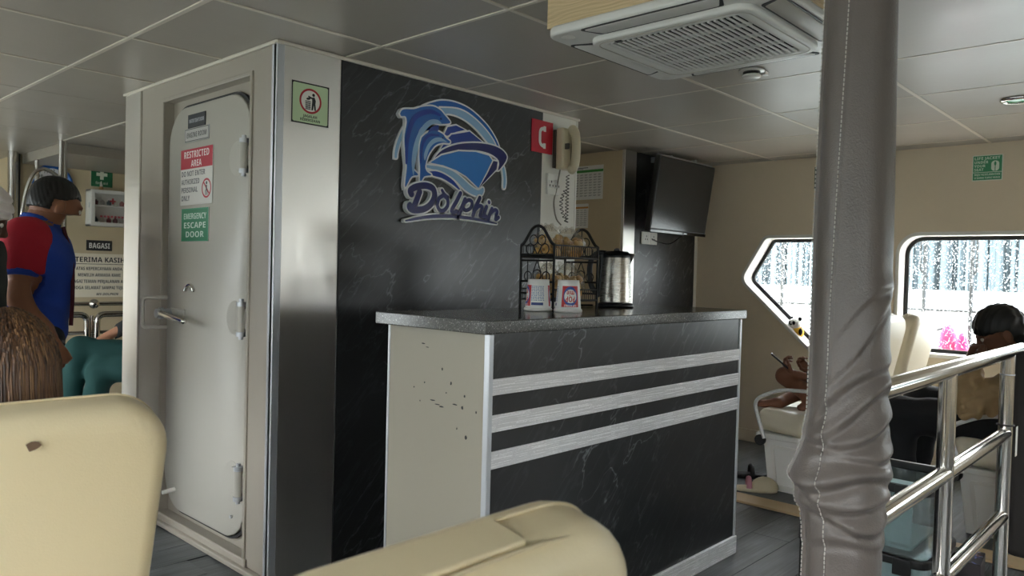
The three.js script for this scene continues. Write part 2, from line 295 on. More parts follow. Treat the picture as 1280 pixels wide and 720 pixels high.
// ---------- outside ----------
{
  const w = struct('water', new THREE.PlaneGeometry(6000, 6000).rotateX(-PI / 2).translate(0, -1.5, 0), std({ color: col('#9aa09c'), roughness: 0.25 }));
  const g = new THREE.CylinderGeometry(0.75, 1, 1, 7, 1), n = 3600, im = new THREE.InstancedMesh(g, std({ color: col('#a3aeb2'), roughness: 1 }), n), m4 = new THREE.Matrix4(), c = new THREE.Color();
  im.name = 'far_forest'; im.userData = { kind: 'stuff', label: 'pale grey row of trees on the far shore beyond the rainy windows', category: 'forest' };
  for (let i = 0; i < n; i++) { const side = i % 4 ? 1 : -1, z = rr(-300, 300), x = side * (300 + rr(0, 30)), h = rr(26, 40), r = rr(0.5, 1.3);
    im.setMatrixAt(i, m4.makeScale(r, h, r).setPosition(x, -1.5 + h / 2, z)); const k = rr(0.6, 1.3); im.setColorAt(i, c.setRGB(0.36 * k, 0.40 * k, 0.42 * k)); }
  scene.add(im);
  struct('outer_deck', [bb(XW + 0.16, 6.4, -0.12, -0.02, ZF, ZR)], M.whitePanel);
  const railM = std({ color: col('#3f464c'), roughness: 0.6 });
  const rl = thing('deck_railing', 'grey tube railing on the open deck outside the windows', 'railing', [6.1, -0.02, -1.4]);
  const zs = [-2.62, -1.585, -1.285, 0.3];
  for (const dz of [-1.24, -0.18, 0.12, 1.6]) mesh('post', cyl(0.014, 0.014, V(0, 0, dz), V(0, 2.6, dz), 10), railM, rl);
  for (const y of [0.55, 1.02]) mesh('rail', cyl(0.009, 0.009, V(0, y, -1.3), V(0, y, 1.7), 8), railM, rl);
  mesh('brace', cyl(0.008, 0.008, V(0, 0.85, -0.18), V(0, 0.91, 0.02), 8), railM, rl);
  for (const dz of [-0.21, 0.15]) mesh('hook', bentTube([[0, 2.6, dz], [0, 1.3, dz], [0, 1.26, dz + (dz < 0 ? 0.05 : -0.04)]], 0.03, 0.008, 5, 8), railM, rl);
  const pink = std({ color: col('#b3246a'), roughness: 0.5 });
  [[-1.385, 0.93, 0.062, 0, 'pink boat fender standing on deck, nearer the seats, the rounder of two'], [-1.285, 0.88, 0.047, -0.06, 'pink boat fender standing on deck right of the rounder one']].forEach(([z, h, r, dx, lb]) => {
    const f = thing('boat_fender', lb, 'fender', [5.98 + dx, -0.02, z], 0);
    mesh('fender_body', lathe([[0.001, 0], [r * 0.7, 0.02], [r, 0.1], [r, h - 0.16], [r * 0.8, h - 0.06], [r * 0.35, h - 0.01], [0.001, h]], 20), pink, f); mesh('lanyard', cyl(0.006, 0.006, V(0, h - 0.01, 0), V(0, h + 0.07, 0), 6), M.white, f);
  });
}
// ---------- the service counter ----------
{
  const t = thing('service_counter', 'black marbled service counter with three silver stripes and a cream end panel', 'counter', [1.545, 0, -1.515]);
  const W = 1.55, D = 0.46, H = 1.02;
  mesh('carcass', bb(0.02, W - 0.01, 0.02, H, -D, -0.02), M.dark, t);
  mesh('front_panel', muv(new THREE.BoxGeometry(W - 0.03, H - 0.06, 0.016).translate(W / 2, H / 2 + 0.03, -0.01)), M.marble, t);
  const ep = mesh('end_panel', bb(0.002, 0.022, 0.0, H, -D, -0.012), M.counterCream, t, 'cream end panel with black scuffs');
  { const bl = []; // chips and scuffs in the paint
    const P = [[-0.29, 0.97, 0.02, 0.004], [-0.27, 0.96, 0.014, 0.003], [-0.2, 0.9, 0.007, 0.01], [-0.16, 0.86, 0.006, 0.012], [-0.33, 0.83, 0.006, 0.005], [-0.24, 0.8, 0.022, 0.004], [-0.22, 0.79, 0.03, 0.003], [-0.2, 0.785, 0.02, 0.005], [-0.14, 0.8, 0.024, 0.004], [-0.11, 0.795, 0.01, 0.012], [-0.1, 0.83, 0.006, 0.008], [-0.09, 0.71, 0.01, 0.012], [-0.05, 0.79, 0.005, 0.008], [-0.28, 0.85, 0.005, 0.006], [-0.13, 0.73, 0.004, 0.008], [-0.18, 0.83, 0.006, 0.004], [-0.1, 0.44, 0.006, 0.007], [-0.3, 0.79, 0.005, 0.005]];
    for (const [z, y, w, h] of P) { const q = []; for (let k = 0; k < 7; k++) { const a = k / 7 * 2 * PI, r = rr(0.35, 0.62); q.push([z + Math.cos(a) * w * r, y + Math.sin(a) * h * r]); } bl.push(zyx(new THREE.ExtrudeGeometry(shapeOf(q), { depth: 0.0008, bevelEnabled: false })).translate(0.0013, 0, 0)); }
    mesh('scuff', bl, M.dark, ep).userData.kind = 'stuff'; }
  for (const [a, b] of [[0.843, 0.89], [0.736, 0.786], [0.63, 0.681]]) mesh('stripe', rbb(0.0, W - 0.012, a, b, -0.004, 0.002, 0.0015), M.alu, t);
  mesh('corner_trim', [rbb(-0.003, 0.016, 0, H, -0.02, 0.003, 0.004)], M.aluTrim, t);
  mesh('corner_trim', [rbb(W - 0.014, W + 0.003, 0, H, -0.02, 0.003, 0.004)], M.aluTrim, t);
  mesh('corner_trim', rbb(-0.001, 0.01, 0, H, -D - 0.004, -D + 0.006, 0.003), M.aluTrim, t);
  mesh('toe_kick', rbb(0.0, W + 0.006, 0, 0.078, -0.008, 0.008, 0.004), M.alu, t);
  mesh('toe_kick', rbb(W - 0.01, W + 0.006, 0, 0.078, -D, 0.004, 0.004), M.alu, t);
}
single('worktop', rbb(1.515, 3.125, 1.02, 1.059, -2.01, -1.505, 0.004), M.worktop, 'dark grey speckled stone worktop lying on the black counter', 'worktop');

// ---------- emblem on the black wall ----------
const LS = {arc_dark:[[0.147,0.507],[0.201,0.533],[0.267,0.555],[0.347,0.561],[0.431,0.549],[0.506,0.518],[0.571,0.478],[0.624,0.425],[0.647,0.383],[0.629,0.385],[0.598,0.426],[0.546,0.467],[0.482,0.504],[0.414,0.529],[0.348,0.535],[0.257,0.523]],
arc_light:[[0.257,0.521],[0.348,0.533],[0.414,0.527],[0.482,0.502],[0.546,0.466],[0.598,0.424],[0.626,0.384],[0.606,0.384],[0.554,0.415],[0.496,0.455],[0.433,0.485],[0.373,0.501],[0.314,0.505],[0.271,0.498]],
arc_tail_l:[[0.005,0.267],[0.008,0.306],[0.024,0.354],[0.052,0.404],[0.058,0.385],[0.033,0.333],[0.02,0.291],[0.017,0.269]],
arc_tail_r:[[0.655,0.309],[0.665,0.321],[0.683,0.286],[0.69,0.241],[0.685,0.207],[0.673,0.206],[0.673,0.248],[0.665,0.284]],
dol1:[[0.02,0.454],[0.037,0.475],[0.095,0.486],[0.142,0.504],[0.201,0.516],[0.246,0.507],[0.271,0.49],[0.299,0.471],[0.304,0.46],[0.273,0.451],[0.232,0.446],[0.193,0.447],[0.16,0.433],[0.129,0.404],[0.111,0.36],[0.1,0.31],[0.093,0.264],[0.098,0.23],[0.126,0.208],[0.089,0.196],[0.057,0.148],[0.06,0.2],[0.063,0.24],[0.053,0.296],[0.047,0.359],[0.057,0.421],[0.05,0.447],[0.028,0.445]],
dol1_belly:[[0.259,0.447],[0.215,0.442],[0.182,0.422],[0.161,0.401],[0.151,0.379],[0.173,0.39],[0.205,0.409],[0.249,0.431]],
dol2:[[0.141,0.371],[0.172,0.396],[0.216,0.412],[0.261,0.404],[0.281,0.388],[0.305,0.378],[0.3,0.369],[0.262,0.365],[0.223,0.35],[0.196,0.323],[0.176,0.291],[0.164,0.248],[0.175,0.227],[0.2,0.215],[0.159,0.204],[0.138,0.175],[0.136,0.237],[0.131,0.281],[0.131,0.335]],
deck_top:[[0.3,0.442],[0.351,0.457],[0.408,0.446],[0.352,0.428],[0.297,0.402],[0.281,0.407]],
deck:[[0.243,0.315],[0.291,0.381],[0.323,0.411],[0.435,0.442],[0.523,0.405],[0.401,0.385],[0.308,0.356]],
rim:[[0.226,0.295],[0.268,0.334],[0.354,0.371],[0.461,0.393],[0.561,0.4],[0.639,0.391],[0.685,0.365],[0.681,0.336],[0.65,0.301],[0.63,0.286],[0.636,0.317],[0.621,0.341],[0.562,0.359],[0.474,0.361],[0.378,0.347],[0.297,0.323]],
hull:[[0.198,0.27],[0.264,0.31],[0.366,0.342],[0.474,0.353],[0.563,0.347],[0.589,0.325],[0.553,0.262],[0.5,0.187],[0.418,0.234],[0.357,0.254],[0.276,0.267]],
hull_side:[[0.594,0.326],[0.622,0.325],[0.616,0.289],[0.502,0.188],[0.555,0.261]],
wave1:[[0.17,0.256],[0.254,0.258],[0.323,0.249],[0.382,0.226],[0.443,0.193],[0.493,0.176],[0.525,0.191],[0.531,0.174],[0.512,0.151],[0.469,0.151],[0.408,0.171],[0.347,0.21],[0.277,0.235],[0.173,0.246]],
wave2:[[0.177,0.227],[0.227,0.235],[0.28,0.227],[0.336,0.204],[0.384,0.162],[0.325,0.189],[0.267,0.208],[0.211,0.214]]};
const LL = {D1:[[0.135,0.135],[0.119,0.099],[0.103,0.064]],
D2:[[0.089,0.121],[0.084,0.137],[0.115,0.155],[0.168,0.165],[0.21,0.156],[0.22,0.125],[0.201,0.088],[0.161,0.063],[0.108,0.054],[0.084,0.061],[0.082,0.072]],
o:[[0.271,0.131],[0.247,0.115],[0.239,0.085],[0.255,0.064],[0.28,0.067],[0.3,0.089],[0.299,0.115],[0.283,0.129]],
ofin:[[0.264,0.154],[0.278,0.139],[0.299,0.127]],
l:[[0.377,0.151],[0.353,0.111],[0.328,0.075],[0.333,0.059],[0.354,0.066]],
p1:[[0.407,0.126],[0.384,0.079],[0.364,0.043]],
p2:[[0.4,0.106],[0.428,0.124],[0.451,0.117],[0.444,0.09],[0.416,0.076],[0.396,0.083]],
h1:[[0.502,0.141],[0.476,0.095],[0.46,0.056]],
h2:[[0.471,0.08],[0.498,0.102],[0.518,0.1],[0.511,0.078],[0.507,0.058],[0.522,0.055]],
i:[[0.548,0.102],[0.536,0.076],[0.532,0.054],[0.547,0.055]],
idot:[[0.563,0.127],[0.565,0.125]],
n1:[[0.584,0.096],[0.572,0.072],[0.563,0.047]],
n2:[[0.575,0.074],[0.603,0.092],[0.621,0.086],[0.614,0.064],[0.612,0.047],[0.632,0.058]],
under:[[0.061,0.005],[0.173,0.028],[0.295,0.041],[0.448,0.041],[0.62,0.028]]};
function stroke2(pts, w, taper = 0) {
  const c = new THREE.SplineCurve(pts.map((p) => new THREE.Vector2(...p))), n = 6 * pts.length, L = [], R = [];
  for (let i = 0; i <= n; i++) { const t = i / n, p = c.getPoint(t), d = c.getTangent(t), k = w * (1 - taper * Math.abs(2 * t - 1) ** 2); L.push([p.x - d.y * k, p.y + d.x * k]); R.push([p.x + d.y * k, p.y - d.x * k]); }
  const cap = (t, s) => { const p = c.getPoint(t), d = c.getTangent(t), k = w * (1 - taper), a0 = Math.atan2(d.y, d.x), o = []; for (let i = 1; i < 6; i++) { const a = a0 + s * (PI / 2 - i * PI / 6); o.push([p.x + Math.cos(a) * k * 1, p.y + Math.sin(a) * k]); } return o; };
  return [...L, ...cap(1, 1), ...R.reverse(), ...cap(0, 1).map(([x, y]) => { const p = c.getPoint(0); return [2 * p.x - x, 2 * p.y - y]; })];
}
{
  const t = thing('wall_emblem', 'blue and white cut-out emblem of two leaping sea animals before a ship, script lettering below', 'emblem', [2.02, 1.40, ZB + 0.002]);
  const white = std({ color: col('#e9ebee'), roughness: 0.25 }), P = (h, r = 0.22) => std({ color: col(h), roughness: r });
  const mid = P('#1f63b5'), pale = P('#8fb7da'), navy = P('#161d63'), deep = P('#163c9a'), sky = P('#2f7fd0'), back = []; let D = 0.003;
  const smooth = (p) => { const c = new THREE.SplineCurve([...p, p[0]].map((q) => new THREE.Vector2(...q))), o = []; for (let i = 0; i < p.length * 4; i++) { const q = c.getPoint(i / (p.length * 4)); o.push([q.x, q.y]); } return o; };
  const put = (key, mat, name, depth, sm = true) => { const p = sm ? smooth(LS[key]) : LS[key]; D += 0.0013; const o = mesh(name, extrude(shapeOf(p), D + 0.0007), mat, t); mesh('white_edge', extrude(shapeOf(offsetPoly(p, 0.0075)), D), white, o); o.userData.depth = D; };
  put('arc_dark', mid, 'arc', 0.0085); put('arc_light', pale, 'arc', 0.008); put('arc_tail_l', pale, 'arc', 0.008); put('arc_tail_r', pale, 'arc', 0.008);
  put('deck_top', deep, 'ship_deck', 0.008, false); put('deck', deep, 'ship_deck', 0.0085, false); put('rim', navy, 'ship_rim', 0.009); put('hull', sky, 'ship_hull', 0.0088, false); put('hull_side', navy, 'ship_hull', 0.0092, false);
  put('wave1', pale, 'wave', 0.0082); put('wave2', deep, 'wave', 0.0085);
  put('dol1', mid, 'leaping_animal', 0.010); put('dol2', mid, 'leaping_animal', 0.0105);
  { const d = t.children.filter((m) => m.name === 'leaping_animal');
    mesh('pale_belly', extrude(shapeOf(smooth([[0.259, 0.447], [0.2, 0.437], [0.155, 0.395], [0.126, 0.33], [0.107, 0.25], [0.1, 0.2], [0.088, 0.26], [0.1, 0.34], [0.135, 0.41], [0.18, 0.452], [0.23, 0.462]])), d[0].userData.depth + 0.0012), pale, d[0]);
    mesh('flipper', extrude(shapeOf(smooth([[0.235, 0.44], [0.19, 0.42], [0.165, 0.375], [0.195, 0.39], [0.235, 0.415]])), d[0].userData.depth + 0.0017), deep, d[0]);
    mesh('back_stripe', extrude(shapeOf(stroke2([[0.06, 0.25], [0.063, 0.36], [0.1, 0.45], [0.18, 0.49], [0.245, 0.485]], 0.012, 0.6)), d[0].userData.depth + 0.0014), deep, d[0]);
    mesh('eye', sph(0.005, 0.25, 0.47, d[0].userData.depth + 0.0012, 1, 1, 0.3, 8, 6), navy, d[0]);
    mesh('pale_belly', extrude(shapeOf(smooth([[0.29, 0.371], [0.235, 0.366], [0.19, 0.335], [0.163, 0.275], [0.155, 0.3], [0.175, 0.345], [0.21, 0.377], [0.25, 0.386]])), d[1].userData.depth + 0.0012), pale, d[1]);
    mesh('back_stripe', extrude(shapeOf(stroke2([[0.138, 0.26], [0.145, 0.34], [0.18, 0.385], [0.24, 0.395]], 0.007, 0.6)), d[1].userData.depth + 0.0014), deep, d[1]);
    mesh('eye', sph(0.004, 0.262, 0.387, d[1].userData.depth + 0.0012, 1, 1, 0.3, 8, 6), navy, d[1]); }
  const W = { D1: 0.014, D2: 0.0145, o: 0.009, ofin: 0.007, l: 0.0105, p1: 0.0105, p2: 0.009, h1: 0.0105, h2: 0.009, i: 0.0105, idot: 0.009, n1: 0.0105, n2: 0.009, under: 0.0085 };
  const letters = { D: ['D1', 'D2'], o: ['o', 'ofin'], l: ['l'], p: ['p1', 'p2'], h: ['h1', 'h2'], i: ['i', 'idot'], n: ['n1', 'n2'], under: ['under'] };
  for (const [k, list] of Object.entries(letters)) { const gs = list.map((q, i) => { back.push(extrude(shapeOf(stroke2(LL[q], W[q] + 0.007, k === 'under' ? 0.4 : 0)), D + 0.0013)); return extrude(shapeOf(stroke2(LL[q], W[q], k === 'under' ? 0.6 : 0)), D + 0.002 + i * 0.0002); }); mesh(k === 'under' ? 'underline' : 'letter', gs, navy, t); }
  mesh('white_backing', back, white, t);
}

// ---------- things on the worktop ----------
const YT = 1.059;
function cupTex(front) {
  return canvasTex(1024, 256, (g, w, h) => {
    g.fillStyle = '#f1f1ee'; g.fillRect(0, 0, w, h);
    g.save(); g.translate(w, h); g.rotate(PI);                        // the cup stands upside down
    const face = (cx) => { g.fillStyle = '#c8242c'; g.fillRect(cx - 120, 20, 240, 190); g.fillStyle = '#2c4f9e'; g.beginPath(); g.ellipse(cx, 118, 98, 88, 0, 0, 7); g.fill(); g.fillStyle = '#f4f2ec'; g.beginPath(); g.ellipse(cx, 118, 86, 62, 0, 0, 7); g.fill();
      g.fillStyle = '#d02a2a'; g.textAlign = 'center'; fit(g, 'POP', cx, 116, 140, 70); fit(g, 'mie', cx, 168, 130, 62); g.fillStyle = '#ffffff'; fit(g, 'CUP NOODLE', cx, 42, 200, 26); };
    const text = (cx) => { g.fillStyle = '#30589f'; g.textAlign = 'center'; for (let i = 0; i < 10; i++) { g.globalAlpha = 0.75; for (let k = 0; k < 6; k++) g.fillRect(cx - 95 + k * 32 + (i % 3) * 3, 70 + i * 14, 18 + ((i * 7 + k * 5) % 10), 6); } g.globalAlpha = 1; g.fillStyle = '#243f86'; g.fillRect(cx - 80, 28, 160, 24); };
    face(256); text(512 + 40); face(768); text(1010); g.restore();
  });
}
const cupT = cupTex();
[[2.09, -1.81, 2.45, 'white upturned paper cup with small blue text on the worktop'], [2.146, -1.716, 0.86, 'white upturned paper cup with red and blue round logo, nearest the counter edge']].forEach(([x, z, turn, lb]) => {
  const c = thing('paper_cup', lb, 'cup', [x, YT, z], turn, 'paper cups on the worktop');
  mesh('cup_wall', lathe([[0.0465, 0.012], [0.0385, 0.112]], 48), std({ map: cupT, roughness: 0.4, side: THREE.DoubleSide }), c);
  mesh('rim', [lathe([[0.044, 0.0], [0.051, 0.001], [0.052, 0.006], [0.0505, 0.011], [0.0465, 0.013]], 48)], M.white, c);
  mesh('base', lathe([[0.0385, 0.112], [0.038, 0.115], [0.034, 0.115], [0.033, 0.108], [0.001, 0.108]], 40), M.white, c);
});
{ // rack of black wire with scrolled ends
  const t = thing('wire_rack', 'black two-tier wire rack with scrolled heart ends holding snack bags', 'rack', [2.18, YT, -1.815]);
  const wireM = std({ color: col('#050505'), roughness: 0.65 }), W = 0.27, D = 0.165, rod = (a, b, r = 0.003) => cyl(r, r, V(...a), V(...b), 8);
  const circ = (cy, cz, r, x) => new THREE.TorusGeometry(r, 0.0022, 6, 20).rotateY(PI / 2).translate(x, cy, cz);
  for (const x of [0, W]) {
    const gs = [];
    for (const z of [0, -D]) { gs.push(rod([x, 0, z], [x, 0.245, z], 0.005)); gs.push(sph(0.006, x, 0.003, z, 1, 0.5, 1, 8, 6)); }
    gs.push(tube([[x, 0.243, 0], [x, 0.252, -0.014], [x, 0.275, -0.032], [x, 0.305, -0.055], [x, 0.316, -D / 2], [x, 0.305, -D + 0.055], [x, 0.275, -D + 0.032], [x, 0.252, -D + 0.014], [x, 0.243, -D]], 0.006, 40, 8));
    for (const [y, r] of [[0.205, 0.006], [0.185, 0.004], [0.105, 0.004], [0.06, 0.004]]) gs.push(rod([x, y, 0], [x, y, -D], r));
    const f = mesh('end_frame', gs, wireM, t), sc = [];
    sc.push(circ(0.228, -D / 2 - 0.036, 0.02, x), circ(0.228, -D / 2 + 0.036, 0.02, x), circ(0.262, -D / 2 - 0.02, 0.019, x), circ(0.262, -D / 2 + 0.02, 0.019, x));
    sc.push(rod([x, 0.245, -D / 2], [x, 0.31, -D / 2], 0.0022), rod([x, 0.205, -D / 2], [x, 0.24, -D / 2 - 0.02], 0.0022), rod([x, 0.205, -D / 2], [x, 0.24, -D / 2 + 0.02], 0.0022));
    sc.push(circ(0.125, -D / 2 - 0.045, 0.018, x), circ(0.13, -D / 2, 0.02, x), circ(0.125, -D / 2 + 0.045, 0.018, x), rod([x, 0.14, -D / 2 - 0.02], [x, 0.185, -D / 2], 0.0022), rod([x, 0.14, -D / 2 + 0.02], [x, 0.185, -D / 2], 0.0022));
    for (const z of [-0.035, -D + 0.035]) sc.push(rod([x, 0.105, z], [x, 0.185, z], 0.0022));
    mesh('scroll', sc, wireM, f);
  }
  for (const [y, h] of [[0.198, 0.045], [0.035, 0.042]]) {
    const gs = []; for (const yy of [y, y + h]) for (const z of [0, -D]) gs.push(rod([0, yy, z], [W, yy, z], yy > y ? 0.0028 : 0.004));
    for (let i = 0; i <= 20; i++) { const x = W * i / 20; gs.push(rod([x, y, 0], [x, y + h, 0], 0.0014), rod([x, y, -D], [x, y + h, -D], 0.0014), rod([x, y, 0], [x, y, -D], 0.0014)); }
    mesh('basket', gs, std({ color: col('#2c2a28'), metalness: 0.3, roughness: 0.4 }), t);
  }
}
{ // snack bags: clear film, crackers inside, crimped top
  const film = phys({ color: col('#f6f4ee'), transmission: 0.88, roughness: 0.22, thickness: 0, ior: 1.45, side: THREE.DoubleSide }), cr = [std({ color: col('#d6aa62'), roughness: 0.65 }), std({ color: col('#c2924a'), roughness: 0.65 }), std({ color: col('#e3c084'), roughness: 0.65 })];
  const bag = (x, y, z, w, h, d, lb) => {
    const t = thing('snack_bag', lb, 'snack', [x, y, z], 0, 'clear bags of crackers in the wire rack');
    const g = new THREE.SphereGeometry(1, 36, 26), p = g.attributes.position;
    for (let i = 0; i < p.count; i++) { let a = p.getX(i), b = p.getY(i), c = p.getZ(i); const th = Math.atan2(c, a), n = 1 + 0.05 * Math.sin(th * 9 + b * 6) + 0.04 * Math.sin(th * 5 - b * 11);
      const up = clamp((b - 0.62) / 0.38); p.setXYZ(i, a * n * (1 + 0.55 * up) * w / 2, (b * 0.5 + 0.5) * h + up * up * h * 0.16, c * n * (1 - 0.7 * up) * d / 2); }
    g.computeVertexNormals(); mesh('film', g, film, t);
    const crimp = new THREE.PlaneGeometry(w * 0.9, h * 0.22, 30, 4), q = crimp.attributes.position; for (let i = 0; i < q.count; i++) { const v = (q.getY(i) / (h * 0.22) + 0.5); q.setXYZ(i, q.getX(i), h * (0.92 + 0.22 * v) + 0.008 * Math.sin(q.getX(i) * 260) * v, 0.012 * Math.sin(q.getX(i) * 170) * (0.4 + v)); } crimp.computeVertexNormals();
    mesh('crimped_top', crimp, film, t);
    for (let m = 0; m < 3; m++) { const gs = []; for (let i = 0; i < 17; i++) { const a = rr(0, 6.3), r = Math.sqrt(rnd()) * 0.38, yy = rr(0.08, 0.68) * h, k = rr(0.011, 0.017); gs.push(new THREE.SphereGeometry(k, 8, 6).scale(1.25, 0.8, 1).rotateX(rr(0, 3)).rotateZ(rr(0, 3)).translate(Math.cos(a) * r * w * 1, yy, Math.sin(a) * r * d)); } mesh('crackers', gs, cr[m], t).userData.kind = 'stuff'; }
  };
  const y1 = YT + 0.203, y0 = YT + 0.042;
  bag(2.18 + 0.19, y1, -1.9, 0.13, 0.1, 0.13, 'clear bag of golden crackers in the top tier, nearer the kettle');
  bag(2.18 + 0.065, y1, -1.9, 0.098, 0.105, 0.13, 'clear bag of crackers in the top tier behind the scrolled end');
  bag(2.18 + 0.19, y0, -1.9, 0.13, 0.12, 0.13, 'clear bag of puffed crackers in the lower tier, nearer the kettle');
  bag(2.18 + 0.065, y0, -1.9, 0.098, 0.118, 0.13, 'clear bag of crackers in the lower tier behind the scrolled end');
}
{ // kettle
  const t = thing('electric_kettle', 'brushed steel electric kettle with black lid, handle and base', 'kettle', [2.70, YT, -1.90], 0); t.scale.setScalar(0.93);
  const st = phys({ color: col('#c2beb6'), metalness: 1, roughness: 0.7, roughnessMap: brushTex, side: THREE.DoubleSide });
  mesh('power_base', lathe([[0.001, 0], [0.08, 0], [0.083, 0.005], [0.083, 0.012], [0.078, 0.018], [0.001, 0.018]], 40), M.black, t);
  mesh('body', lathe([[0.073, 0.022], [0.0745, 0.03], [0.068, 0.16], [0.0625, 0.228]], 48), st, t);
  mesh('collar', lathe([[0.0625, 0.226], [0.064, 0.232], [0.062, 0.246], [0.001, 0.25]], 40), M.black, t);
  const l = mesh('lid', lathe([[0.058, 0.248], [0.05, 0.256], [0.001, 0.259]], 36), M.black, t);
  mesh('lid_knob', sph(0.014, 0, 0.262, 0, 1, 0.6, 1, 14, 10), M.blackGloss, l);
  const a = V(-0.57, 0, -0.82).normalize(), h = (r, y) => [a.x * r, y, a.z * r];
  mesh('handle', [tube([h(0.045, 0.245), h(0.085, 0.247), h(0.116, 0.215), h(0.122, 0.15), h(0.108, 0.085), h(0.07, 0.05)], 0.0125, 40, 12), tube([h(0.06, 0.24), h(0.06, 0.14), h(0.066, 0.05)], 0.02, 20, 12)], M.black, t);
  mesh('spout', new THREE.ConeGeometry(0.022, 0.05, 16).rotateZ(PI).translate(0, 0, 0).translate(-a.x * 0.063, 0.222, -a.z * 0.063), st, t);
  single('kettle_cord', tube([[2.61, YT + 0.006, -1.955], [2.56, YT + 0.006, -1.975], [2.52, YT + 0.006, -1.985], [2.49, YT + 0.005, -1.998]], 0.004, 20, 6), M.black, 'short black cord running from the kettle base along the worktop', 'cord');
}
// ---------- telephone corner ----------
plate('telephone_sign', 'red square sign with a white handset symbol on the black wall', 'sign', 2.978, 1.895, ZB + 0.002, 0.166, 0.165, '+z', canvasTex(256, 256, (g) => { g.fillStyle = '#c3122f'; g.fillRect(0, 0, 256, 256); g.strokeStyle = '#f0efec'; g.lineWidth = 30; g.lineJoin = 'round'; g.beginPath(); g.moveTo(165, 62); g.quadraticCurveTo(102, 55, 100, 100); g.lineTo(100, 160); g.quadraticCurveTo(102, 205, 165, 198); g.stroke(); g.lineWidth = 44; g.beginPath(); g.moveTo(140, 62); g.lineTo(172, 62); g.moveTo(140, 198); g.lineTo(172, 198); g.stroke(); }), { edge: std({ color: col('#b3122b'), roughness: 0.4 }) });
{
  const t = thing('wall_telephone', 'beige corded wall telephone with its handset on the hook', 'telephone', [3.12, 1.845, ZB]);
  const be = std({ color: col('#cfc3a6'), roughness: 0.4 }), dk = std({ color: col('#3a342d'), roughness: 0.5 });
  mesh('wall_bracket', rbox(0.11, 0.2, 0.02, 0.005, 0, 0, 0.012), dk, t);
  mesh('body', rbox(0.095, 0.215, 0.05, 0.012, -0.005, 0.0, 0.045, 4), be, t);
  const hs = mesh('handset', tube([[0.022, 0.11, 0.07], [0.022, 0.08, 0.092], [0.022, 0.0, 0.1], [0.022, -0.08, 0.092], [0.022, -0.11, 0.07]], 0.0235, 40, 16), be, t);
  mesh('earpiece', [sph(0.03, 0.022, 0.1, 0.075, 1, 0.95, 0.75), sph(0.03, 0.022, -0.1, 0.075, 1, 0.95, 0.75)], be, hs);
  mesh('cradle', rbox(0.03, 0.15, 0.03, 0.006, 0.03, 0, 0.075), dk, t); mesh('hook', rbox(0.012, 0.03, 0.03, 0.004, -0.03, 0.01, 0.08), dk, t);
  const pts = []; for (let i = 0; i <= 420; i++) { const u = i / 420, a = u * 46 * PI, y = u < 0.62 ? -0.13 - 0.25 * (u / 0.62) : -0.38 + 0.17 * ((u - 0.62) / 0.38), x = u < 0.62 ? 0.02 : 0.02 - 0.05 * Math.sin((u - 0.62) / 0.38 * PI * 0.9); pts.push([x + 0.008 * Math.cos(a), y, 0.05 + 0.008 * Math.sin(a)]); }
  mesh('coiled_cord', tube(pts, 0.0022, 900, 5), dk, t);
  mesh('straight_cord', tube([[-0.02, -0.105, 0.03], [-0.022, -0.2, 0.012], [-0.04, -0.28, 0.01], [-0.03, -0.36, 0.02], [0, -0.395, 0.03]], 0.004, 30, 6), std({ color: col('#8a8378'), roughness: 0.5 }), t);
}
function socket(name, lb, x, y, z, w, h) {
  const t = thing(name, lb, 'socket', [x, y, z]);
  mesh('cover_plate', rbox(w, h, 0.012, 0.004, 0, 0, 0.006, 3), M.white, t);
  for (const s of [-1, 1]) { const u = mesh('outlet', rbox(w * 0.4, w * 0.4, 0.004, 0.003, w * 0.24 * s, h * 0.0, 0.0125), M.acWhite, t); mesh('pin_hole', [0, 1, 2].map((k) => box(0.006, 0.011, 0.002, w * 0.24 * s + [0, -0.012, 0.012][k], [0.012, -0.008, -0.008][k], 0.0146)), M.dark, u); }
  return t;
}
socket('wall_socket', 'white wall socket below the telephone on the white wall end', 3.075, 1.66, ZB, 0.1, 0.11);
const notice = (head, rows) => canvasTex(360, 360, (g, w, h) => { g.fillStyle = '#f2f1ec'; g.fillRect(0, 0, w, h); g.fillStyle = head; g.fillRect(0, 44, w, 26); g.fillStyle = '#555'; for (let r = 0; r < rows; r++) for (let c = 0; c < 6; c++) { g.globalAlpha = 0.55; g.fillRect(18 + c * 56, 92 + r * (250 / rows), 36 + (r * c * 7) % 10, 5); g.fillRect(18 + c * 56, 100 + r * (250 / rows), 28, 3); } g.globalAlpha = 1; g.fillStyle = '#777'; g.fillRect(20, 16, 150, 8); g.fillRect(20, 30, 90, 5); });
plate('notice_sheet', 'white timetable sheet with a green header on the beige wall', 'notice', 4.25, 1.83, -3.245, 0.25, 0.235, '-x', notice('#3f9a3f', 9), { thick: 0.002 });
plate('notice_sheet', 'white sheet with a thin orange header below the green-headed timetable', 'notice', 4.25, 1.60, -3.345, 0.21, 0.17, '-x', notice('#d99a4c', 8), { thick: 0.002 });
